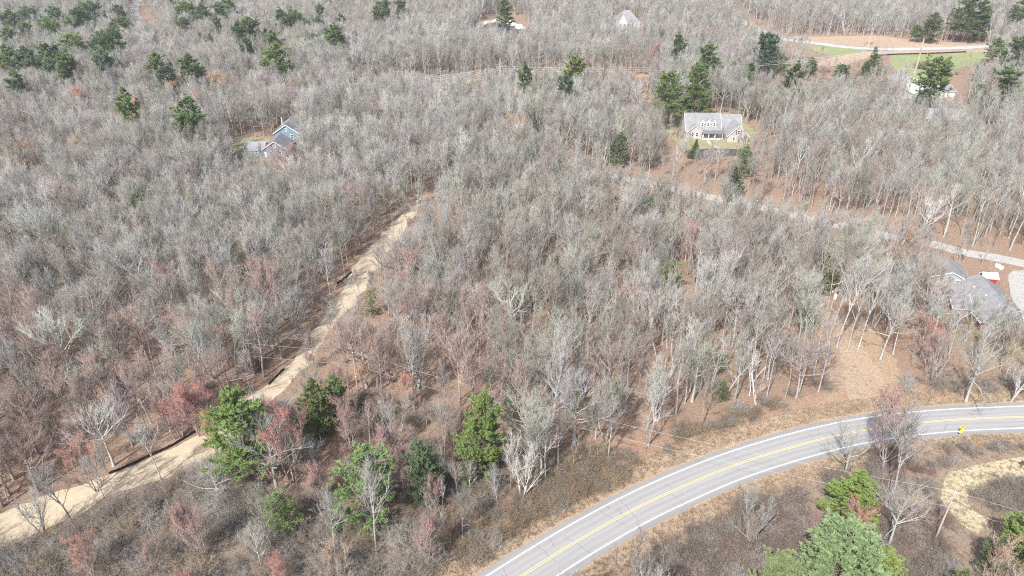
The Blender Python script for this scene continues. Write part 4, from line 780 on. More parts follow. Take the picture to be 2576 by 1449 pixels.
def wts(l, a):
    p_ = np.r_[pw, .5, .5]*(np.r_[[.7]*8, [2.8]*3, [.8]*3, .6, .6] if l else 1.0)
    if a: p_ = p_*np.r_[[.7]*8, [.4]*3, [.6]*3, 9, 9]
    return p_/p_.sum()
idx = np.array([rng.choice(16, p=wts(l, a)) for l, a in zip(left, airy)])
PAL = [('pale grey', PALE), ('grey', GREY), ('brownish', BROWN), ('pinkish grey', PINKISH), ('olive grey', OLIVE)]
pt = np.array([0.16, 0.42, 0.14, 0.08, 0.20]); zone = patchy(P, 45, 9)
ti = np.array([rng.choice(5, p=pt if z < 0.12 else np.array([0.12, 0.34, 0.2, 0.20, 0.14])) for z in zone])
tint = np.array([PAL[k][1] for k in ti])*rng.uniform(0.74, 1.18, (N, 1))*(1+rng.normal(0, 0.025, (N, 3)))
rot = rng.uniform(0, 6.28, N)
low = ((uvb[:, 1] > 860) & (uvb[:, 0] < 1330) & (rng.uniform(size=N) < 0.45)); tint[low] = np.array([0.37, 0.285, 0.26])*rng.uniform(0.85, 1.1, (low.sum(), 1)); ti[low] = 3
uv = np.array([pix(x, y, float(hgt(x, y))+h*0.6) for (x, y), h in zip(P, hh)])
inview = (uv[:, 0] > 10) & (uv[:, 0] < 2566) & (uv[:, 1] > 10) & (uv[:, 1] < 1440)
dist = np.hypot(P[:, 0], P[:, 1]); order = np.argsort(np.where(inview, dist/hh, 1e9)); single = set(order[:262].tolist())
FORM = ['slender tree', 'narrow tree', 'round-topped tree', 'forked tree', 'low-limbed tree', 'bushy tree', 'lofty tree', 'short tree', 'spreading oak', 'low-branched oak', 'upright oak', 'double-stemmed tree', 'three-stemmed tree', 'vase-shaped tree', 'high-crowned tree', 'thin-crowned tree']
SIZE = ['small', 'middling', 'large']
def where(x, y):
    p = np.array([[x, y]]); dr = dline(p, ROAD)[0]; dt = min(dline(p, TL)[0], dline(p, TR)[0]); dc = dline(p, np.vstack([CLEARING, CLEARING[:1]]))[0]; dl = dline(p, LANE)[0]
    u, v = pix(x, y, 0); leftside = x < np.interp(y, TRACK[:, 1], TRACK[:, 0])
    if inpoly(p, SWBRUSH)[0]: return 'in the lower left brush'
    if inpoly(p, SOUTH)[0]: return 'on the near roadside'
    if inpoly(p, BANK)[0]: return 'on the leafy road bank'
    if dr < 16: return 'at the roadside woods edge'
    if dc < 14: return 'at the clearing near the houses' if u > 2200 else 'beside the mown clearing'
    if dt < 9: return ('on the upper' if leftside else 'on the lower')+' track edge'
    if leftside: return 'above the black fence' if v > 950 else 'in the left oak woods'
    if dl < 15: return 'beside the gravel lane'
    if dt < 25: return 'just right of the straw track'
    if v > 900: return 'in leafy woods near the birches' if u > 1600 else 'in leafy woods above the road'
    return 'in the stand near the pole' if u > 1700 else 'in the dense middle stand'
LABS = {}
for k in sorted(single): LABS.setdefault(f'{SIZE[int(np.digitize(hh[k], [14.5, 17.5]))]} {PAL[ti[k]][0]} bare {FORM[idx[k]]} {where(*P[k])}', []).append(k)
NUM = ['', '', 'two', 'three', 'four', 'five', 'six', 'seven', 'eight']; ORD = ['leftmost', 'second from left', 'third from left', 'fourth from left', 'fifth from left', 'sixth from left', 'seventh from left', 'eighth']
TXT = {}
for lab, ks in LABS.items():
    ks.sort(key=lambda k: uv[k, 0])
    for r_, k in enumerate(ks): TXT[k] = lab if len(ks) == 1 else f'{lab}, {"rightmost" if r_ == len(ks)-1 else ORD[min(r_, 7)]} of {NUM[min(len(ks), 8)]}'
for k in sorted(single):
    x, y = P[k]; key = KEYS[idx[k]]; lab = TXT[k] if len(TXT[k].split()) < 17 else TXT[k].replace(' bare', '')
    e = plant(key, 'bare_tree', x, y, hh[k], rot[k], tint[k], lab, 'tree', 'bare trees of the woods', lean=(rng.normal(0, 0.03), rng.normal(0, 0.03)))
for o in bpy.data.objects:
    if o.type == 'MESH' and o.parent is not None and o.name.split('.')[0] in ('trunk', 'crown'):
        for kk, s in SHAPES.items():
            if o.data in (s['trunk'], s['crown']):
                L = PROTO.setdefault(kk, [])
                if all(q.data is not o.data for q in L): L.append(o)
def temp_proto(keys):
    for kk in keys: assert len(PROTO.get(kk, [])) == 2, kk
rest = np.array([k for k in range(N) if k not in single])
for kk in KEYS:
    if len(PROTO.get(kk, [])) < 2: KEYS_MISSING = kk
temp_proto(KEYS)
sc_ = np.array([hh[k]/SHAPES[KEYS[idx[k]]]['z'] for k in rest])
stand('bare_woods', 'bare grey leafless woods reaching to the top of the picture', 'woods', np.c_[P[rest], hgt(P[rest][:, 0], P[rest][:, 1])], rot[rest], sc_, idx[rest], tint[rest], KEYS)
print('trees', N)

# saplings under and between the trees
P, rng = scatter(5.2, 0.5, 33, 620)
ok = allowed(P, rng, 0.0, 0.12); ok &= rng.uniform(size=len(P)) < 0.42+0.3*patchy(P, 12, 8); P = P[ok]; N = len(P)
h = rng.uniform(3.5, 10, N); ii = rng.integers(0, 3, N); t = np.array([GREY, BROWN, PINKISH, OLIVE, PALE])[rng.integers(0, 5, N)]*rng.uniform(0.75, 1.05, (N, 1))
uvp = np.array([pix(x, y, 3) for x, y in P]); vis = (uvp[:, 0] > 20) & (uvp[:, 0] < 2556) & (uvp[:, 1] > 900) & (uvp[:, 1] < 1440)
first = {}
for k in range(3):
    c = [q for q in np.nonzero((ii == k) & vis)[0]][:1]
    q = int(c[0]); first[q] = 1
    plant(SAP[k], 'sapling', P[q, 0], P[q, 1], h[q], 0.3, t[q], ['slim straight sapling', 'bent thin sapling', 'two-stemmed sapling'][k]+' '+where(P[q, 0], P[q, 1]), 'sapling', 'saplings in the woods')
def protos():
    for o in bpy.data.objects:
        if o.type == 'MESH' and o.parent is not None and o.name.split('.')[0] in ('trunk', 'crown', 'stem', 'twigs'):
            for kk, s in SHAPES.items():
                if o.data in (s['trunk'], s['crown']):
                    L = PROTO.setdefault(kk, [])
                    if all(q.data is not o.data for q in L): L.append(o)
protos()
r_ = np.array([k for k in range(N) if k not in first])
stand('undergrowth', 'thin bare saplings filling the woods between the trees', 'saplings', np.c_[P[r_], hgt(P[r_][:, 0], P[r_][:, 1])], rng.uniform(0, 6.28, len(r_)), h[r_]/8.0, ii[r_], t[r_], SAP)

# brush
Z = []
def brush_zone(poly, dens, seed, cols, hr=(0.6, 1.2)):
    r = np.random.default_rng(seed); lo, hi = poly.min(0), poly.max(0); n = int(np.prod(hi-lo)*dens); q = r.uniform(lo, hi, (n, 2)); q = q[inpoly(q, poly)]
    q = q[(dline(q, ROAD) > 6.5) & ~inpoly(q, TRPOLY) & (dline(q, LOOP) > 3.4) & (dline(q, LANE) > 3.2)]
    q = q[r.uniform(size=len(q)) < 0.75+0.6*patchy(q, 6, seed)]
    c = np.array(cols)[r.integers(0, len(cols), len(q))]*r.uniform(0.75, 1.15, (len(q), 1)); Z.append((q, c, r.uniform(*hr, len(q))))
BR = [(0.32, 0.29, 0.255), (0.39, 0.37, 0.345), (0.29, 0.25, 0.21)]; BT = [(0.36, 0.29, 0.2), (0.33, 0.25, 0.18), (0.30, 0.26, 0.2)]; BP = [(0.31, 0.22, 0.19), (0.29, 0.24, 0.21)]
brush_zone(SWBRUSH, 0.3, 1, BR+BR+BT[:1], (0.6, 1.35))
brush_zone(G([(330, 1255), (520, 1150), (700, 1220), (640, 1300), (400, 1320)]), 0.12, 2, BR, (0.7, 1.4))
brush_zone(G([(1080, 1320), (1220, 1230), (1330, 1250), (1330, 1330), (1180, 1430), (1060, 1449)]), 0.4, 3, BR+BT, (0.5, 1.1))
brush_zone(G([(1330, 1150), (1430, 1130), (1560, 1135), (1620, 1160), (1560, 1215), (1440, 1270), (1340, 1330), (1300, 1270)]), 0.75, 4, BT+BR[:1], (0.45, 0.85))
brush_zone(G([(1700, 1370), (1850, 1290), (2050, 1225), (2250, 1160), (2300, 1200), (2400, 1290), (2400, 1449), (2300, 1700), (1500, 1700), (1600, 1449)]), 0.3, 5, BP+BR, (0.5, 1.15))
brush_zone(G([(2150, 1165), (2300, 1140), (2480, 1120), (2576, 1125), (2576, 1160), (2400, 1205), (2350, 1240), (2250, 1220)]), 0.3, 6, BR+BP, (0.35, 0.8))
brush_zone(G([(2440, 1215), (2520, 1190), (2600, 1190), (2700, 1260), (2600, 1300), (2480, 1300), (2435, 1260)]), 0.28, 7, BR, (0.6, 1.1))
brush_zone(G([(1640, 1110), (1800, 1050), (1960, 1000), (2090, 950), (2110, 985), (1960, 1040), (1800, 1090), (1680, 1140)]), 0.25, 8, BT+BR, (0.4, 0.9))
brush_zone(ROW, 0.03, 9, BT+BP, (0.7, 1.4)); brush_zone(G([(1690, 270), (1900, 250), (1950, 200), (2050, 170), (2220, 200), (2240, 240), (1960, 270), (1880, 300)]), 0.04, 10, BT+BP, (0.7, 1.5))
brush_zone(G([(2240, 960), (2400, 950), (2576, 955), (2600, 990), (2400, 992), (2250, 985)]), 0.16, 11, BR, (0.5, 1.0))
brush_zone(G([(620, 1010), (720, 1000), (960, 1000), (1330, 1080), (1330, 1200), (1000, 1330), (640, 1260)]), 0.14, 12, BP+BR+BT, (0.5, 1.2))
brush_zone(G([(0, 1250), (280, 1150), (520, 1030), (660, 950), (640, 900), (400, 1050), (0, 1180)]), 0.03, 13, BP+BR, (0.5, 0.9))
for poly, u, v, lab in (('h0', 2318, 160, 'dark round bush at the foot of the paired power poles'),):
    x, y = ground_at(u, 173); plant('h0', 'bush', x, y, 5.0, 0, (0.17, 0.12, 0.11), lab, 'shrub', width=1.5)
BS = [('h1', 620, 1340, 'grey bush in the brush below the thin pine'), ('h2', 345, 1375, 'low grey bush near the lower left trees'), ('h0', 1160, 1345, 'pale grey bush left of the road'), ('h1', 1195, 1290, 'pale grey bush below the white bare tree'), ('h2', 2460, 1255, 'grey bush inside the grass loop'), ('h0', 2520, 1245, 'grey bush right inside the grass loop'), ('h1', 1870, 1275, 'brown bush below the road edge'), ('h2', 655, 925, 'dark heap of cut brush beside the straw track')]
for key, u, v, lab in BS:
    x, y = ground_at(u, v); plant(key, 'bush', x, y, 3.0, u, (0.38, 0.36, 0.34) if 'pale' in lab else (0.2, 0.16, 0.14) if 'dark' in lab else (0.3, 0.27, 0.24), lab, 'shrub')
protos()
Q = np.concatenate([z[0] for z in Z]); Cc = np.concatenate([z[1] for z in Z]); S = np.concatenate([z[2] for z in Z]); r = np.random.default_rng(3)
stand('brush', 'tangled grey and brown leafless brush along the road and track', 'brush', np.c_[Q, hgt(Q[:, 0], Q[:, 1])], r.uniform(0, 6.28, len(Q)), S, r.integers(0, 3, len(Q)), Cc, SHRUB)
print('brush', len(Q))

# dry grass on the verges, the clearing and the loop
tv, tf = tuft_shape(1); T1 = mesh_tris('grass_tuft', tv, tf, M['grassblade'])
r = np.random.default_rng(11); q = []
for a, b in ((4.9, 9.2), (-8.8, -4.9)):
    n = 5200; i_ = r.integers(1, len(ROAD)-2, n); t_ = unit(ROAD[i_+1]-ROAD[i_]); nr = np.stack([-t_[:, 1], t_[:, 0]], 1); q.append(ROAD[i_]+t_*r.uniform(0, 1.5, (n, 1))+nr*r.uniform(a, b, (n, 1)))
for poly, n in ((CLEARING, 250), (BANK, 2500), (SOUTH, 5000)):
    lo, hi = poly.min(0), poly.max(0); p_ = r.uniform(lo, hi, (n*2, 2)); q.append(p_[inpoly(p_, poly) & (dline(p_, ROAD) > 5.0)])
Q = np.concatenate(q); Q = Q[np.hypot(Q[:, 0], Q[:, 1]) < 190]
c = np.array([(0.43, 0.355, 0.255), (0.38, 0.29, 0.205), (0.46, 0.385, 0.28), (0.35, 0.25, 0.18)])[r.integers(0, 4, len(Q))]*r.uniform(0.8, 1.1, (len(Q), 1))
g0 = tag(new_obj('grass_tuft', T1), 'single tuft of dry grass on the verge below the yellow sign', 'grass'); gx_, gy_ = ground_at(2440, 1098); g0.location = (gx_, gy_, float(hgt(gx_, gy_))); g0['tint'] = [0.5, 0.41, 0.26]
PROTO['tuft'] = [g0]
stand('dry_grass', 'dry straw coloured grass along the verges of the curved road', 'grass', np.c_[Q, hgt(Q[:, 0], Q[:, 1])+0.02], r.uniform(0, 6.28, len(Q)), r.uniform(0.6, 1.2, len(Q)), np.zeros(len(Q), int), c, ['tuft'])
# ------------------------------------------------------------------ houses
def shingles(name, col, dark=0.75, scale=1.0):
    m, nt, b = mat(name); p = objco(nt)
    br = nt.nodes.new('ShaderNodeTexBrick'); br.inputs['Scale'].default_value = 1.0; br.inputs['Brick Width'].default_value = 0.9; br.inputs['Row Height'].default_value = 0.28; br.inputs['Mortar Size'].default_value = 0.02
    br.inputs['Color1'].default_value = (*col, 1); br.inputs['Color2'].default_value = (*[c*0.82 for c in col], 1); br.inputs['Mortar'].default_value = (*[c*0.6 for c in col], 1)
    nt.links.new(uvco(nt), br.inputs['Vector'])
    n = noise(nt, 0.5, 5, 0.7, p); c = mix(nt, 1.0, br.outputs['Color'], ramp(nt, n, [(0.3, (dark,)*3), (0.7, (1.12,)*3)]), 'MULTIPLY')
    nt.links.new(c, b.inputs['Base Color']); b.inputs['Roughness'].default_value = 0.85; return m
def masonry(name, col, col2, mortar, bw=0.5, rh=0.25):
    m, nt, b = mat(name); br = nt.nodes.new('ShaderNodeTexBrick'); br.inputs['Scale'].default_value = 1.0; br.inputs['Brick Width'].default_value = bw; br.inputs['Row Height'].default_value = rh; br.inputs['Mortar Size'].default_value = 0.02
    br.inputs['Color1'].default_value = (*col, 1); br.inputs['Color2'].default_value = (*col2, 1); br.inputs['Mortar'].default_value = (*mortar, 1); nt.links.new(uvco(nt), br.inputs['Vector'])
    n = noise(nt, 1.1, 5, 0.7, objco(nt)); c = mix(nt, 1.0, br.outputs['Color'], ramp(nt, n, [(0.3, (0.78,)*3), (0.7, (1.15,)*3)]), 'MULTIPLY')
    nt.links.new(c, b.inputs['Base Color']); b.inputs['Roughness'].default_value = 0.9; return m
M['roof_grey'] = shingles('grey shingles', (0.23, 0.235, 0.245)); M['roof_dark'] = shingles('slate grey shingles', (0.19, 0.195, 0.21)); M['roof_pale'] = shingles('weathered shingles', (0.26, 0.265, 0.272)); M['roof_mid'] = shingles('mid grey shingles', (0.28, 0.285, 0.30))
M['blue_side'] = masonry('blue clapboard', (0.17, 0.245, 0.32), (0.185, 0.26, 0.34), (0.13, 0.19, 0.25), 6.0, 0.2)
M['stone'] = masonry('pale stone', (0.42, 0.385, 0.37), (0.35, 0.315, 0.305), (0.46, 0.44, 0.42), 0.55, 0.25)
M['brick'] = masonry('red brick', (0.30, 0.155, 0.125), (0.25, 0.13, 0.105), (0.36, 0.31, 0.28), 0.24, 0.09)
M['white_side'] = masonry('white clapboard', (0.70, 0.70, 0.68), (0.73, 0.73, 0.71), (0.5, 0.5, 0.49), 6.0, 0.2)
M['grey_side'] = masonry('grey clapboard', (0.36, 0.40, 0.43), (0.38, 0.42, 0.45), (0.27, 0.3, 0.33), 6.0, 0.22)
M['dark_side'] = masonry('weathered board siding', (0.17, 0.15, 0.14), (0.2, 0.17, 0.15), (0.1, 0.09, 0.08), 0.3, 4.0)
M['trim'] = plain('white trim', (0.78, 0.78, 0.76), 0.6, 0.06); M['white_metal'] = plain('white metal roof', (0.80, 0.81, 0.82), 0.5, 0.05, 0.6); M['pale_blue'] = plain('pale blue metal roof', (0.52, 0.62, 0.70), 0.5, 0.08)
M['red_board'] = plain('red boards', (0.30, 0.04, 0.04), 0.8, 0.2); M['wood'] = plain('weathered wood', (0.25, 0.18, 0.13), 0.9, 0.25, 1.5); M['pale_wood'] = plain('bleached pole wood', (0.42, 0.35, 0.29), 0.9, 0.2, 0.7); M['galv'] = plain('galvanised steel', (0.55, 0.56, 0.57), 0.5, 0.1, 2, 0.5)
M['black'] = plain('black fabric', (0.018, 0.018, 0.02), 0.8, 0.3); M['concrete'] = plain('concrete', (0.45, 0.44, 0.42), 0.9, 0.15); M['shutter'] = plain('dark shutter', (0.07, 0.075, 0.09), 0.6); M['maroon'] = plain('maroon canvas', (0.16, 0.03, 0.045), 0.8)
mg, ntg, bgl = mat('window glass'); bgl.inputs['Base Color'].default_value = (0.035, 0.045, 0.055, 1); bgl.inputs['Roughness'].default_value = 0.08; bgl.inputs['Specular IOR Level'].default_value = 0.6; M['glass'] = mg
M['ins'] = plain('white insulator', (0.8, 0.8, 0.8), 0.3, 0.02); M['wire'] = plain('aluminium wire', (0.5, 0.5, 0.5), 0.5, 0.03, 1, 0.5); M['wire_mid'] = plain('grey cable', (0.4, 0.4, 0.4), 0.6, 0.05); M['wire_dark'] = plain('dark cable', (0.16, 0.16, 0.165), 0.6, 0.05); M['blue_drum'] = plain('blue plastic', (0.015, 0.24, 0.62), 0.4, 0.06, 2, 0.4)
M['sign_y'] = plain('yellow sign face', (0.86, 0.55, 0.02), 0.45, 0.03); M['sign_lime'] = plain('lime yellow sign face', (0.80, 0.82, 0.04), 0.45, 0.03)

def box_uv(o):
    """metre-scale box mapping so boards and courses run level"""
    me = o.data; l = me.uv_layers.new(name='UVMap') if not me.uv_layers else me.uv_layers[0]
    for p in me.polygons:
        n = p.normal; hx = math.hypot(n.x, n.y)
        for li in p.loop_indices:
            c = me.vertices[me.loops[li].vertex_index].co
            if hx > 0.95: l.data[li].uv = ((c.y if abs(n.x) > abs(n.y) else c.x), c.z)
            elif hx > 0.05: l.data[li].uv = ((c.y if abs(n.x) > abs(n.y) else c.x), (c.x if abs(n.x) > abs(n.y) else c.y)*1.2)
            else: l.data[li].uv = (c.x, c.y)
    return o
def gable(e, x0, x1, y0, y1, ze, zr, axis, wm, rm, z0=-0.8, eave=0.35, hip=(0, 0), names=('wall', 'roof')):
    """walls and a pitched roof; the ridge runs along axis; hip = how far each ridge end is pulled in (0 = gable)"""
    w_ = MB()
    if axis == 'y':
        xm = (x0+x1)/2
        fr = [(x0, y0, z0), (x1, y0, z0), (x1, y0, ze)]+([(xm, y0, zr)] if not hip[0] else [])+[(x0, y0, ze)]
        bk = [(x1, y1, z0), (x0, y1, z0), (x0, y1, ze)]+([(xm, y1, zr)] if not hip[1] else [])+[(x1, y1, ze)]
        w_.poly(*fr).poly(*bk).poly((x1, y0, z0), (x1, y1, z0), (x1, y1, ze), (x1, y0, ze)).poly((x0, y1, z0), (x0, y0, z0), (x0, y0, ze), (x0, y1, ze))
    else:
        ym = (y0+y1)/2
        w_.poly((x0, y0, z0), (x1, y0, z0), (x1, y0, ze), (x0, y0, ze)).poly((x1, y1, z0), (x0, y1, z0), (x0, y1, ze), (x1, y1, ze))
        w_.poly(*([(x1, y0, z0), (x1, y1, z0), (x1, y1, ze)]+([(x1, ym, zr)] if not hip[1] else [])+[(x1, y0, ze)]))
        w_.poly(*([(x0, y1, z0), (x0, y0, z0), (x0, y0, ze)]+([(x0, ym, zr)] if not hip[0] else [])+[(x0, y1, ze)]))
    wall = box_uv(w_.build(names[0], wm, e)); r = MB(); g = eave; t = 0.18
    a0, a1 = (y0, y1) if axis == 'y' else (x0, x1); b0, b1 = (x0, x1) if axis == 'y' else (y0, y1); bm_ = (b0+b1)/2; sl = (zr-ze)/(bm_-b0)
    P = lambda a, b, z: (b, a, z+t) if axis == 'y' else (a, b, z+t)
    lo = ze-g*sl; h0, h1 = hip
    def face(*q):
        n = (Vector(q[1])-Vector(q[0])).cross(Vector(q[2])-Vector(q[0]))
        r.slab(q if n.z > 0 else q[::-1], t)
    A, B = a0-g, a1+g
    face(P(A, b0-g, lo), P(B, b0-g, lo), P(B-(h1+g if h1 else 0), bm_, zr), P(A+(h0+g if h0 else 0), bm_, zr))
    face(P(B, b1+g, lo), P(A, b1+g, lo), P(A+(h0+g if h0 else 0), bm_, zr), P(B-(h1+g if h1 else 0), bm_, zr))
    if h0: face(P(A, b1+g, lo), P(A, b0-g, lo), P(A+h0+g, bm_, zr))
    if h1: face(P(B, b0-g, lo), P(B, b1+g, lo), P(B-h1-g, bm_, zr))
    roof = box_uv(r.build(names[1], rm, e))
    # white rake boards on the gable ends
    for a, h in ((A-0.03, h0), (B+0.03, h1)):
        if not h:
            q = MB()
            for s_ in (b0-g, b1+g):
                p0, p1 = Vector(P(a, s_, lo-0.06)), Vector(P(a, bm_, zr-0.06)); d = Vector((0, 0, 0.24)); k = Vector((0, 0.06, 0)) if axis == 'y' else Vector((0.06, 0, 0))
                b = len(q.v); q.v += [tuple(x) for x in (p0-d-k, p1-d-k, p1-k, p0-k, p0-d+k, p1-d+k, p1+k, p0+k)]
                q.f += [tuple(b+i for i in f) for f in ((0, 1, 2, 3), (7, 6, 5, 4), (0, 4, 5, 1), (3, 2, 6, 7), (0, 3, 7, 4), (1, 5, 6, 2))]
            q.build('rake_board', M['trim'], roof)
    for s_ in (b0-g-0.05, b1+g+0.05):                             # gutters
        q = MB(); p0, p1 = P(A, s_, lo-0.16), P(B, s_, lo-0.16)
        q.bar(p0, p1, 0.08, 5); q.build('gutter', M['trim'], roof)
    return wall, roof
def window(wall, side, a, z, wd, ht, pos, mullion=True, shutters=False):
    """a framed window on a wall; side: -y, +x or -x; a = place along the wall, pos = where the wall stands"""
    def bx(m, a0, a1, z0, z1, d0, d1):
        if side == '-y': m.box(a0, a1, pos-d1, pos-d0, z0, z1)
        elif side == '+y': m.box(a0, a1, pos+d0, pos+d1, z0, z1)
        elif side == '+x': m.box(pos+d0, pos+d1, a0, a1, z0, z1)
        else: m.box(pos-d1, pos-d0, a0, a1, z0, z1)
        return m
    w2, h2 = wd/2, ht/2; f = 0.13
    o = bx(MB(), a-w2, a+w2, z-h2, z+h2, -0.05, 0.03).build('window', M['glass'], wall)
    m = MB()
    for q in ((a-w2-f, a-w2, z-h2-f, z+h2+f), (a+w2, a+w2+f, z-h2-f, z+h2+f), (a-w2, a+w2, z+h2, z+h2+f), (a-w2, a+w2, z-h2-f, z-h2)): bx(m, *q, -0.04, 0.08)
    if mullion: bx(m, a-w2, a+w2, z-0.04, z+0.04, 0.0, 0.06)
    m.build('frame', M['trim'], o)
    if shutters:
        for s in (-1, 1):
            c = a+s*(w2+f+0.26); bx(MB(), c-0.22, c+0.22, z-h2-f, z+h2+f, -0.02, 0.06).build('shutter', M['shutter'], wall)
    return o
def house(name, u, v, rz, label, cat='house'):
    x, y = ground_at(u, v); return empty(name, (x, y, float(hgt(x, y))+0.05), rz, label, cat)

# blue house: gabled two-storey block, a front wing and a low side wing
e = house('blue_house', 686, 396, 0.02, 'blue clapboard house with slate grey roofs half hidden by bare trees')
w1, r1 = gable(e, -1.5, 8.7, 11, 25, 6.3, 9.6, 'y', M['blue_side'], M['roof_dark'])
for a, z in ((1.2, 4.9), (5.6, 4.9)): window(w1, '-y', a, z, 0.9, 1.5, 11, shutters=a < 2)
window(w1, '-y', 3.6, 7.6, 0.5, 1.0, 11)
for a in (13, 16.5, 20, 23): window(w1, '+x', a, 4.8, 0.9, 1.5, 8.7); window(w1, '+x', a, 1.7, 0.9, 1.5, 8.7)
w2_, r2 = gable(e, -3.4, 6.2, 0, 10.9, 3.3, 6.3, 'y', M['blue_side'], M['roof_dark'])
for a in (-0.4, 3.2): window(w2_, '-y', a, 1.7, 0.8, 1.5, 0)
window(w2_, '-y', 1.4, 4.4, 0.8, 0.9, 0); MB().box(-2.9, -1.9, -0.05, 0.05, 0, 2.1).build('door', M['trim'], w2_)
w3, r3 = gable(e, -10.8, -3.5, 1.0, 7.6, 2.9, 4.9, 'x', M['blue_side'], M['roof_mid'])
for a in (-9, -6.4): window(w3, '-y', a, 1.6, 0.9, 1.3, 1.0)
MB().bar((1.3, 15, 7.5), (1.3, 15, 11.6), 0.22, 8).build('flue_pipe', M['galv'], r1)
# balcony on the side of the main block
b = MB().box(8.75, 11.6, 13, 24, 3.0, 3.2).build('balcony', M['wood'], e)
q = MB().box(11.5, 11.6, 13, 24, 4.1, 4.2)
for a in np.arange(13.1, 24, 0.8): q.box(11.52, 11.58, a-0.03, a+0.03, 3.2, 4.1)
q.build('railing', M['wood'], b)
for a in (13.2, 18.5, 23.8): MB().box(11.3, 11.5, a-0.1, a+0.1, -0.8, 3.0).build('post', M['wood'], b)
px_, py_ = ground_at(596, 394); t_ = empty('wooden_deck', (px_, py_, float(hgt(px_, py_))), 0.1, 'small brown wooden deck on the lawn beside the blue house', 'deck')
for k in range(9): MB().box(-2.2, 2.2, -1.4+k*0.33, -1.4+k*0.33+0.29, 0.3, 0.36).build('plank', M['wood'], t_)
for x_ in (-2, 2):
    for y_ in (-1.2, 1.2): MB().box(x_-0.07, x_+0.07, y_-0.07, y_+0.07, -0.3, 0.295).build('leg', M['wood'], t_)

# stone house with three dormers
e = house('stone_house', 1793, 347, -0.03, 'pale stone house with three white dormers and a front gable wing')
w1, r1 = gable(e, -11.6, 3.0, 0, 12, 3.2, 8.9, 'x', M['stone'], M['roof_pale'])
w2_, r2 = gable(e, 3.01, 12.0, 1.2, 12.5, 3.0, 8.3, 'x', M['stone'], M['roof_pale'])
w3, r3 = gable(e, 4.6, 13.2, -6.0, 3.4, 2.9, 7.0, 'y', M['stone'], M['roof_pale'])
w4, r4 = gable(e, -11.0, -5.2, -1.2, 4.4, 3.1, 5.7, 'y', M['stone'], M['roof_pale'])
for a in (-4.9, -2.4, 0.1):                                       # dormers
    d = empty('dormer'); d.parent = e
    gable(d, a-0.9, a+0.9, 1.3, 6.0, 6.2, 7.2, 'y', M['white_side'], M['roof_pale'], z0=3.9, eave=0.2)
    window(d, '-y', a, 5.35, 0.8, 1.3, 1.3)
for a in (-9.0, -7.2): window(w4, '-y', a, 1.75, 0.9, 1.7, -1.2)
for a in (-3.4, 0.4): window(w1, '-y', a, 1.6, 1.0, 1.6, 0)
MB().box(-1.9, -0.8, -0.06, 0.02, 0, 2.2).build('door', M['wood'], w1)
window(w3, '-y', 8.9, 4.3, 1.0, 1.6, -6.0, shutters=True)
for a in (7.2, 10.6): window(w3, '-y', a, 1.5, 0.9, 1.4, -6.0, shutters=a > 9)
p_ = MB().box(-5.1, 3.9, -2.6, -0.02, -0.6, 0.3).build('porch', M['concrete'], e)
for a in (-4.8, -2.4, 0.2, 3.4): MB().box(a-0.13, a+0.13, -2.5, -2.24, 0.3, 2.75).build('column', M['trim'], p_)
MB().slab([(-5.15, -2.9, 2.75), (4.5, -2.9, 2.75), (4.5, 0.1, 3.35), (-5.15, 0.1, 3.35)], 0.2).build('porch_roof', M['roof_pale'], p_)

# small white garage left of it
e = house('white_garage', 1601, 303, 0.08, 'small white gabled garage left of the stone house', 'garage')
w1, r1 = gable(e, -3.8, 3.8, 0, 9, 2.9, 5.6, 'y', M['white_side'], M['roof_grey'])
d = MB().box(-2.6, 2.6, -0.05, 0.05, 0, 2.2).build('garage_door', M['trim'], w1)
for k in range(4): MB().box(-2.55, 2.55, -0.09, -0.051, 0.06+k*0.55, 0.52+k*0.55).build('panel', M['trim'], d)
window(w1, '-y', 0, 3.9, 0.8, 0.9, 0)

# tall far house
e = house('tall_white_house', 1578, 84, 0.1, 'tall white house with a steep grey hip roof far in the upper woods')
w1, r1 = gable(e, -8.5, 8.5, 0, 13, 8.2, 15.0, 'x', M['white_side'], M['roof_pale'], hip=(6.5, 6.5))
w2_, r2 = gable(e, -8.0, -1.5, -2.5, 4, 8.0, 13.0, 'y', M['white_side'], M['roof_pale'])
for a in (1.2, 3.8, 6.4):
    for z in (2.2, 5.9): window(w1, '-y', a, z, 1.1, 1.9, 0)
for a in (-6.4, -3.4):
    for z in (2.2, 5.9): window(w2_, '-y', a, z, 1.1, 1.9, -2.5)

# white-roofed house by the field
e = house('white_roofed_house', 2340, 250, 0.05, 'low building with a bright white metal roof behind a spreading pine')
w1, r1 = gable(e, -9, 0, 0, 14, 3.0, 4.6, 'y', M['white_side'], M['white_metal'])
w2_, r2 = gable(e, 0.01, 14, 3, 13, 3.0, 5.0, 'x', M['white_side'], M['roof_pale'])
w3, r3 = gable(e, -7.5, 2, 14.1, 28, 4.6, 7.4, 'y', M['white_side'], M['roof_mid'])
for a in (-7, -4.5, -2): window(w1, '-y', a, 1.6, 1.0, 1.3, 0)
for a in (-5.5, -2.5): window(w3, '-y', a, 5.4, 0.9, 1.1, 14.1)
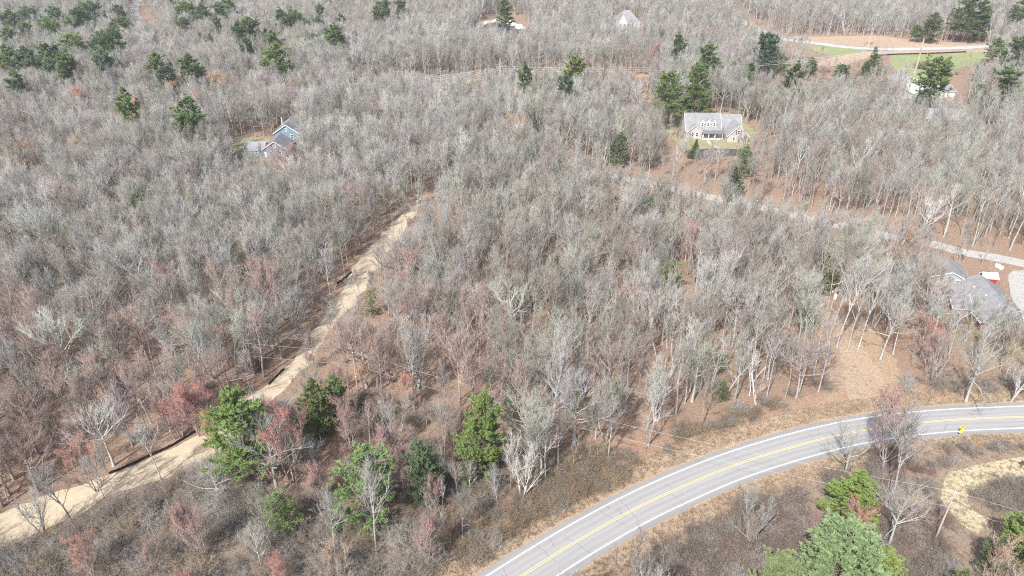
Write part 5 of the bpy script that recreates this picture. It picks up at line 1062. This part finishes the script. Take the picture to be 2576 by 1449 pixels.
# dark house in the trees
e = house('dark_house', 2372, 318, -0.1, 'dark weathered house with a grey roof hidden behind bare trees')
w1, r1 = gable(e, -11, 9, 0, 10, 3.4, 6.6, 'x', M['dark_side'], M['roof_mid'])
for a in (-9, -6.2, -3.4, -0.6, 2.2, 5): window(w1, '-y', a, 1.8, 1.3, 1.8, 0)
px_, py_ = ground_at(2366, 326); t_ = empty('canopy_tent', (px_, py_, float(hgt(px_, py_))), 0.3, 'maroon canopy tent in front of the dark house', 'tent')
for x_ in (-2, 2):
    for y_ in (-2, 2): MB().bar((x_, y_, -0.3), (x_, y_, 2.4), 0.05, 6).build('pole', M['galv'], t_)
m_ = MB(); ap = (0, 0, 4.0); cs = [(-2.3, -2.3, 2.3), (2.3, -2.3, 2.3), (2.3, 2.3, 2.3), (-2.3, 2.3, 2.3)]
for k in range(4): m_.slab([cs[k], cs[(k+1) % 4], ap], 0.03)
m_.build('canopy', M['maroon'], t_)
# house among the far left pines
e = house('hidden_house', 272, 152, 0.2, 'white house with a grey roof hidden among the far left pines')
w1, r1 = gable(e, -6, 6, 0, 9, 4.5, 8.0, 'y', M['white_side'], M['roof_pale'])
for a in (-3, 0, 3): window(w1, '-y', a, 2.2, 1.0, 1.5, 0)

# grey shed, red shed and brick house at the right edge
e = house('grey_shed', 2384, 722, -0.36, 'grey gabled shed with two white framed windows beside the gravel lane', 'shed')
w1, r1 = gable(e, -4.2, 4.2, 0, 8.2, 2.6, 4.5, 'y', M['grey_side'], M['roof_grey'])
for a in (-1.9, 1.9): window(w1, '-y', a, 1.75, 0.8, 1.1, 0)
e = house('red_shed', 2487, 716, -0.12, 'small red shed with a pale blue metal roof', 'shed')
w1, r1 = gable(e, -1.7, 1.7, 0, 2.6, 2.0, 2.9, 'x', M['red_board'], M['pale_blue'], eave=0.25)
MB().box(-0.5, 0.5, -0.06, -0.01, 0, 1.8).build('door', M['red_board'], w1)
for k, (u, v) in enumerate(((2508, 672), (2517, 677))):
    px_, py_ = ground_at(u, v); t_ = empty('water_tank', (px_, py_, float(hgt(px_, py_))), 0.4, ['white rounded tank on the left near the red shed', 'white rounded tank on the right near the red shed'][k], 'tank')
    m_ = MB()
    for a, b, c, d_ in ((0, 0.15, 0.5, 0.62), (0.15, 0.9, 0.62, 0.62), (0.9, 1.1, 0.62, 0.3)): m_.bar((0, 0, a), (0, 0, b), c, 12, d_)
    m_.build('body', M['trim'], t_); MB().bar((0, 0, 1.1), (0, 0, 1.2), 0.16, 8).build('lid', M['black'], t_)
e = house('brick_house', 2520, 838, -0.14, 'red brick house with a big weathered grey roof at the right edge')
w1, r1 = gable(e, -5.2, 6.0, 0, 18, 2.9, 6.3, 'y', M['brick'], M['roof_pale'], hip=(5.0, 0), eave=0.6)
w2_, r2 = gable(e, 4.0, 15, -2.5, 6.0, 2.85, 5.3, 'x', M['brick'], M['roof_mid'], hip=(0, 0), eave=0.5)
w3, r3 = gable(e, -9.2, -5.21, 6.5, 14.5, 2.6, 4.6, 'x', M['brick'], M['roof_grey'], eave=0.4)
window(w1, '-y', -2.4, 1.9, 1.6, 0.9, 0); window(w1, '-y', 1.6, 1.9, 1.0, 1.2, 0); window(w2_, '-y', 6.4, 1.8, 1.2, 1.2, -2.5); window(w2_, '-y', 10.5, 1.8, 1.6, 1.3, -2.5)
for p in ((-1.5, 9, 5.4), (-2.2, 14, 5.0)): MB().bar((p[0], p[1], p[2]-0.7), p, 0.25, 8).build('roof_vent', M['trim'], r1)

# ------------------------------------------------------------------ poles and wires
def sag(a, b, s, n=14):
    a, b = np.array(a, float), np.array(b, float); t = np.linspace(0, 1, n)[:, None]; p = a*(1-t)+b*t; p[:, 2] -= (4*s*t*(1-t))[:, 0]; return p
def wire(a, b, s, r, label, m='wire', group='overhead power lines'):
    pts = sag(a, b, s); o = new_obj('power_line', mesh_tris('power_line', *tube(pts, np.full(len(pts), r), 5), M[m], smooth_=True)); return tag(o, label, 'power line', group)
def upole(name, u, v, h, label, rz=0.0, r=0.16, arm=2.4, transformer=False, guy=None):
    x, y = ground_at(u, v); z = float(hgt(x, y)); e = empty(name, (x, y, z), rz, label, 'utility pole', 'wooden utility poles')
    MB().bar((0, 0, -0.5), (0, 0, h), r, 8, r*0.75).build('pole', M['pale_wood'], e)
    c = MB().box(-arm/2, arm/2, -0.22, -0.1, h-0.7, h-0.56).build('crossarm', M['pale_wood'], e)
    for a in (-arm/2+0.12, arm/2-0.12): MB().bar((a, -0.16, h-0.56), (a, -0.16, h-0.3), 0.07, 8, 0.04).build('insulator', M['ins'], c)
    i_ = MB().bar((0, 0, h), (0, 0, h+0.28), 0.07, 8, 0.04).build('insulator', M['ins'], e)
    if transformer:
        t = MB().bar((0.38, -0.1, h-2.9), (0.38, -0.1, h-1.8), 0.3, 12).build('transformer', M['trim'], e); MB().bar((0.38, -0.1, h-1.8), (0.38, -0.1, h-1.4), 0.08, 8, 0.05).build('bushing', M['ins'], t)
    if guy: MB().bar((0, 0, h-1), (guy[0], guy[1], 0), 0.025, 5).build('guy_wire', M['wire'], e)
    R = Matrix.Rotation(rz, 3, 'Z'); ends = [Vector((x, y, z))+R@Vector(q) for q in ((-arm/2+0.12, -0.16, h-0.3), (arm/2-0.12, -0.16, h-0.3), (0, 0, h+0.28), (0, 0, h-3.0))]
    return ends
A = upole('utility_pole', 2352, 1358, 10.6, 'bleached wooden utility pole standing in the brush near the grass loop', 0.5, guy=(2.5, 2.0))
B = upole('utility_pole', 2077, 828, 11.5, 'wooden utility pole with a white transformer at the head of the mown clearing', 0.4, r=0.15, transformer=True)
C = upole('utility_pole', 900, 985, 10.0, 'wooden utility pole among the trees right of the straw track', 0.5)
for k, n in ((2, 'upper'), (3, 'lower')):
    wire(A[k], B[k], 1.2, 0.014, f'{n} thin dark wire over the mown clearing to the pole with the transformer', 'wire_dark')
    wire(A[k], C[k], 2.2, 0.02, f'{n} pale wire crossing the curved road toward the track', 'wire_mid')
    wire(C[k], (C[k].x-150, C[k].y+30, C[k].z), 2.0, 0.018, f'{n} pale wire over the left woods beyond the track', 'wire_mid')
    wire(A[k], (A[k].x+60, A[k].y-26, A[k].z), 1.0, 0.016, f'{n} wire leaving the near pole toward the lower right corner', 'wire_mid')
# paired poles of the transmission line
def hframe(u, v, h, label, rz=0.0):
    x, y = ground_at(u, v); z = float(hgt(x, y)); e = empty('transmission_pole', (x, y, z), rz, label, 'power pole', 'paired poles of the transmission line')
    for s in (-1, 1): MB().bar((s*2.4, 0, -0.5), (s*1.9, 0, h), 0.24, 8, 0.17).build('pole', M['pale_wood'], e)
    c = MB().box(-4.6, 4.6, -0.32, -0.18, h-3.2, h-2.85).build('crossarm', M['pale_wood'], e)
    b = MB().bar((-2.1, 0.1, h-3.4), (2.35, 0.1, h-9.5), 0.09, 6); b.bar((2.1, -0.1, h-3.4), (-2.35, -0.1, h-9.5), 0.09, 6); b.build('cross_brace', M['pale_wood'], e)
    MB().bar((-1.9, 0, h-0.2), (1.9, 0, h-0.2), 0.07, 6).build('top_tie', M['pale_wood'], e)
    out = []
    R = Matrix.Rotation(rz, 3, 'Z')
    for a in (-4.2, 0, 4.2):
        MB().bar((a, -0.25, h-3.2), (a, -0.25, h-4.3), 0.09, 8).build('insulator', M['ins'], c); out.append(Vector((x, y, z))+R@Vector((a, -0.25, h-4.35)))
    return out
H1 = hframe(2300, 188, 20, 'paired wooden transmission poles with cross brace beside the side road', 1.15)
x, y = ground_at(1258, 172, 16.6); u2, v2 = pix(x, y, float(hgt(x, y))); H2 = hframe(u2, v2, 21, 'paired transmission poles among trees where the wires bend', 1.4)
x, y = ground_at(885, 203, 16.6); u3, v3 = pix(x, y, float(hgt(x, y))); H3 = hframe(u3, v3, 21, 'paired transmission poles at the left end of the bright wires', 1.4)
nm = ['near', 'middle', 'far']
for k in range(3):
    wire(H1[k], H2[k], 5.0, 0.055, f'{nm[k]} transmission wire between the field and the middle woods'); wire(H2[k], H3[k], 2.0, 0.055, f'{nm[k]} transmission wire over the middle woods')
    wire(H3[k], H3[k]+(H3[k]-H2[k])*1.4, 4, 0.045, f'{nm[k]} transmission wire over the left woods'); wire(H1[k], (H1[k].x+150, H1[k].y+4, H1[k].z), 2.0, 0.05, f'{nm[k]} transmission wire in front of the giant pine')

# ------------------------------------------------------------------ small things
def fence(pl, label, h=0.65, gap=2.2, dz=0.03):
    pl = resample(pl, max(3, int(np.sum(np.linalg.norm(np.diff(pl, axis=0), axis=1))/0.55))); x, y = pl[0]
    e = empty('silt_fence', (x, y, float(hgt(x, y))), 0, label, 'silt fence', 'black silt fences'); rr = np.random.default_rng(len(pl)); V = []; F = []
    top = h*(0.85+0.2*rr.uniform(size=len(pl))); off = offset(pl, rr.normal(0, 0.05, len(pl)))
    for p, o, t in zip(pl, off, top):
        z = float(hgt(*p))+dz
        for dx in (-0.02, 0.02): V += [(p[0]-x, p[1]-y+dx, z-0.1-e.location.z), (o[0]-x, o[1]-y+dx, z+t-e.location.z)]
    for i in range(len(pl)-1):
        a = 4*i; F += [(a, a+4, a+5, a+1), (a+2, a+3, a+7, a+6), (a+1, a+5, a+7, a+3)]
    me = bpy.data.meshes.new('fabric'); me.from_pydata(V, [], F); me.materials.append(M['black']); me.update(); new_obj('fabric', me, e)
    for i in range(0, len(pl), max(1, int(gap/0.55))):
        p = pl[i]; z = float(hgt(*p))-e.location.z; MB().box(p[0]-x-0.03, p[0]-x+0.03, p[1]-y+0.04, p[1]-y+0.1, z-0.2, z+h+0.25).build('stake', M['wood'], e)
fence(smooth(G([(275, 1194), (330, 1172), (375, 1150), (430, 1125), (475, 1098), (522, 1072)]), 1), 'long black silt fence along the upper edge of the straw track')
fence(smooth(G([(676, 970), (695, 950), (716, 930)]), 1), 'short black silt fence beside the straw track near the tall pine')
fence(smooth(G([(848, 716), (866, 703), (886, 686)]), 1), 'black silt fence at the narrow upper part of the straw track')
fence(smooth(G([(2200, 141), (2260, 138), (2340, 136), (2430, 132)]), 2), 'black silt fence between the green lawn and the side road', 0.9, 6)
# warning sign
x, y = ground_at(2413, 1098); z = float(hgt(x, y)); e = empty('road_sign', (x, y, z), 0.05, 'yellow warning sign with a black arrow and a lime plate beside the road', 'road sign')
MB().box(-0.04, 0.04, 0.0, 0.06, -0.4, 2.75).build('post', M['galv'], e)
d = 0.54; s = MB(); s.v = [(0, -0.02, 2.1-d+0.35), (d, -0.02, 2.1+0.35), (0, -0.02, 2.1+d+0.35), (-d, -0.02, 2.1+0.35)]; s.v += [(a, 0.0, c) for a, b, c in s.v]
s.f = [(0, 1, 2, 3), (7, 6, 5, 4), (0, 4, 5, 1), (1, 5, 6, 2), (2, 6, 7, 3), (3, 7, 4, 0)]; f = s.build('sign_face', M['sign_y'], e)
s = MB().box(-0.16, -0.05, -0.035, -0.022, 2.15, 2.42); s.box(-0.16, 0.17, -0.036, -0.023, 2.42, 2.53); s.box(0.06, 0.17, -0.035, -0.022, 2.53, 2.66); s.poly((-0.02, -0.035, 2.66), (0.25, -0.035, 2.66), (0.115, -0.035, 2.86)); s.build('arrow', M['black'], f)
MB().box(-0.36, 0.36, -0.03, 0.0, 1.0, 1.7).build('plate', M['sign_lime'], e)
# drum
x, y = ground_at(2087, 890); z = float(hgt(x, y)); e = empty('blue_drum', (x, y, z), 0, 'blue plastic drum at the left edge of the mown clearing', 'drum')
m_ = MB()
for a, b, r0_, r1_ in ((0, 0.05, 0.36, 0.38), (0.05, 0.36, 0.38, 0.38), (0.36, 0.40, 0.42, 0.42), (0.40, 0.74, 0.38, 0.38), (0.74, 0.78, 0.42, 0.42), (0.78, 1.08, 0.38, 0.36)): m_.bar((0, 0, a), (0, 0, b), r0_, 14, r1_)
m_.build('body', M['blue_drum'], e); MB().bar((0, 0, 1.08), (0, 0, 1.11), 0.3, 14).build('lid', M['blue_drum'], e)
# yard lamp, markers, posts
x, y = ground_at(2522, 128); e = empty('lamp_post', (x, y, float(hgt(x, y))), 0, 'dark lamp post on the side road at the right edge', 'lamp post'); MB().bar((0, 0, -0.3), (0, 0, 7.5), 0.12, 8, 0.09).build('post', M['shutter'], e); MB().box(-0.5, 0.5, -0.3, 0.3, 7.5, 7.8).build('lamp_head', M['shutter'], e)
x, y = ground_at(2568, 1178); e = empty('mailbox', (x, y, float(hgt(x, y))), 0.2, 'dark mailbox post at the right edge beside the grass lane', 'mailbox'); MB().box(-0.07, 0.07, -0.07, 0.07, -0.3, 1.2).build('post', M['wood'], e); MB().box(-0.2, 0.2, -0.35, 0.35, 1.2, 1.6).build('box', M['shutter'], e)
# broken snag and fallen logs
def log(u, v, L, r, az, tint, label, lift=0.0, forks=3):
    x, y = ground_at(u, v); z = float(hgt(x, y)); rg = np.random.default_rng(int(u+v)); parts = []
    d = np.array([math.cos(az), math.sin(az), lift]); d /= np.linalg.norm(d); p0 = np.array([0, 0, r*0.8]); pl_ = grow(rg, p0, d, L, 7, 0.05, 0); pl_[:, 2] = np.maximum(pl_[:, 2], r*0.5); parts.append(tube(pl_, np.linspace(r, r*0.35, 8), 6))
    for k in range(forks):
        q = pl_[3+k % 4]; dd = side_dirs(rg, np.array([d]), 0.5, 0.9)[0]; dd[2] = abs(dd[2])*0.7; b = grow(rg, q, dd, L*rg.uniform(0.2, 0.4), 5, 0.12, 0.0); parts.append(tube(b, np.linspace(r*0.4, 0.02, 6), 4))
    o = new_obj('fallen_tree', mesh_tris('fallen_tree', *cat_(parts), M['bark'], smooth_=True)); o.location = (x, y, z); o['tint'] = [float(c) for c in tint]; tag(o, label, 'fallen tree')
log(1410, 1030, 9, 0.22, 0.3, PALE, 'pale fallen limb at the foot of the large forked tree', 0.25, 5); log(1640, 1020, 8, 0.18, 0.5, PALE, 'pale fallen birch leaning in the woods edge', 0.3, 4); log(215, 925, 7, 0.2, 0.4, PALE, 'pale uprooted tree in the left woods', 0.35, 6); log(1065, 975, 5, 0.16, 2.6, GREY, 'grey fallen limb in the leafy woods', 0.1, 6)
log(2020, 905, 7, 0.16, 0.9, PALE, 'pale fallen branch left of the blue drum', 0.3, 5); log(630, 930, 6, 0.15, 2.2, BROWN, 'dark log beside the brush heap near the track', 0.05, 4); log(790, 1440, 7, 0.14, 0.5, PALE, 'pale fallen branch in the brush at the lower edge', 0.3, 6)
x, y = ground_at(688, 875); sn = empty('broken_snag', (x, y, float(hgt(x, y))), 0, 'broken brown snag with a splintered top beside the track', 'snag'); MB().bar((0, 0, -0.3), (0.3, 0.1, 4.2), 0.32, 8, 0.24).build('trunk', M['wood'], sn)
m_ = MB()
for k in range(7): a_ = k*0.9; m_.bar((0.3+0.16*math.cos(a_), 0.1+0.16*math.sin(a_), 4.1), (0.3+0.22*math.cos(a_), 0.1+0.22*math.sin(a_), 4.6+0.5*((k*37) % 5)/5), 0.09, 4, 0.01)
m_.build('splinters', plain('fresh split wood', (0.55, 0.36, 0.2), 0.9), sn)
# rocks round the pond
rr = np.random.default_rng(8)
ring = smooth(np.vstack([PONDR, PONDR[:1]]), 3)
for k in range(26):
    p = ring[int(len(ring)*(0.15+0.42*k/26))]+rr.normal(0, 1.6, 2); s_ = rr.uniform(0.7, 1.8)
    import bmesh
    bm = bmesh.new(); bmesh.ops.create_icosphere(bm, subdivisions=2, radius=s_)
    for v in bm.verts: v.co *= 1+rr.normal(0, 0.09); v.co.z *= 0.6
    me = bpy.data.meshes.new('rock'); bm.to_mesh(me); bm.free(); me.materials.append(M['rock']); o = new_obj('rock', me); o.location = (p[0], p[1], float(hgt(*p))+0.2*s_)
    tag(o, 'pale rock lying on the far bank of the pond', 'rock', 'rocks on the pond bank')

# ------------------------------------------------------------------ the air: thin spring haze over the far woods
hz = bpy.data.materials.new('thin haze'); hz.use_nodes = True; nh = hz.node_tree; nh.nodes.remove(nh.nodes['Principled BSDF'])
pv = nh.nodes.new('ShaderNodeVolumePrincipled'); pv.inputs['Color'].default_value = (0.93, 0.95, 0.98, 1); pv.inputs['Density'].default_value = 0.00016; pv.inputs['Anisotropy'].default_value = 0.2
nh.links.new(pv.outputs[0], nh.nodes['Material Output'].inputs['Volume'])
tag(MB().box(-720, 720, -60, 1010, -3.0, 97.0).build('haze', hz), 'thin pale haze over the far woods', 'haze', kind='stuff')
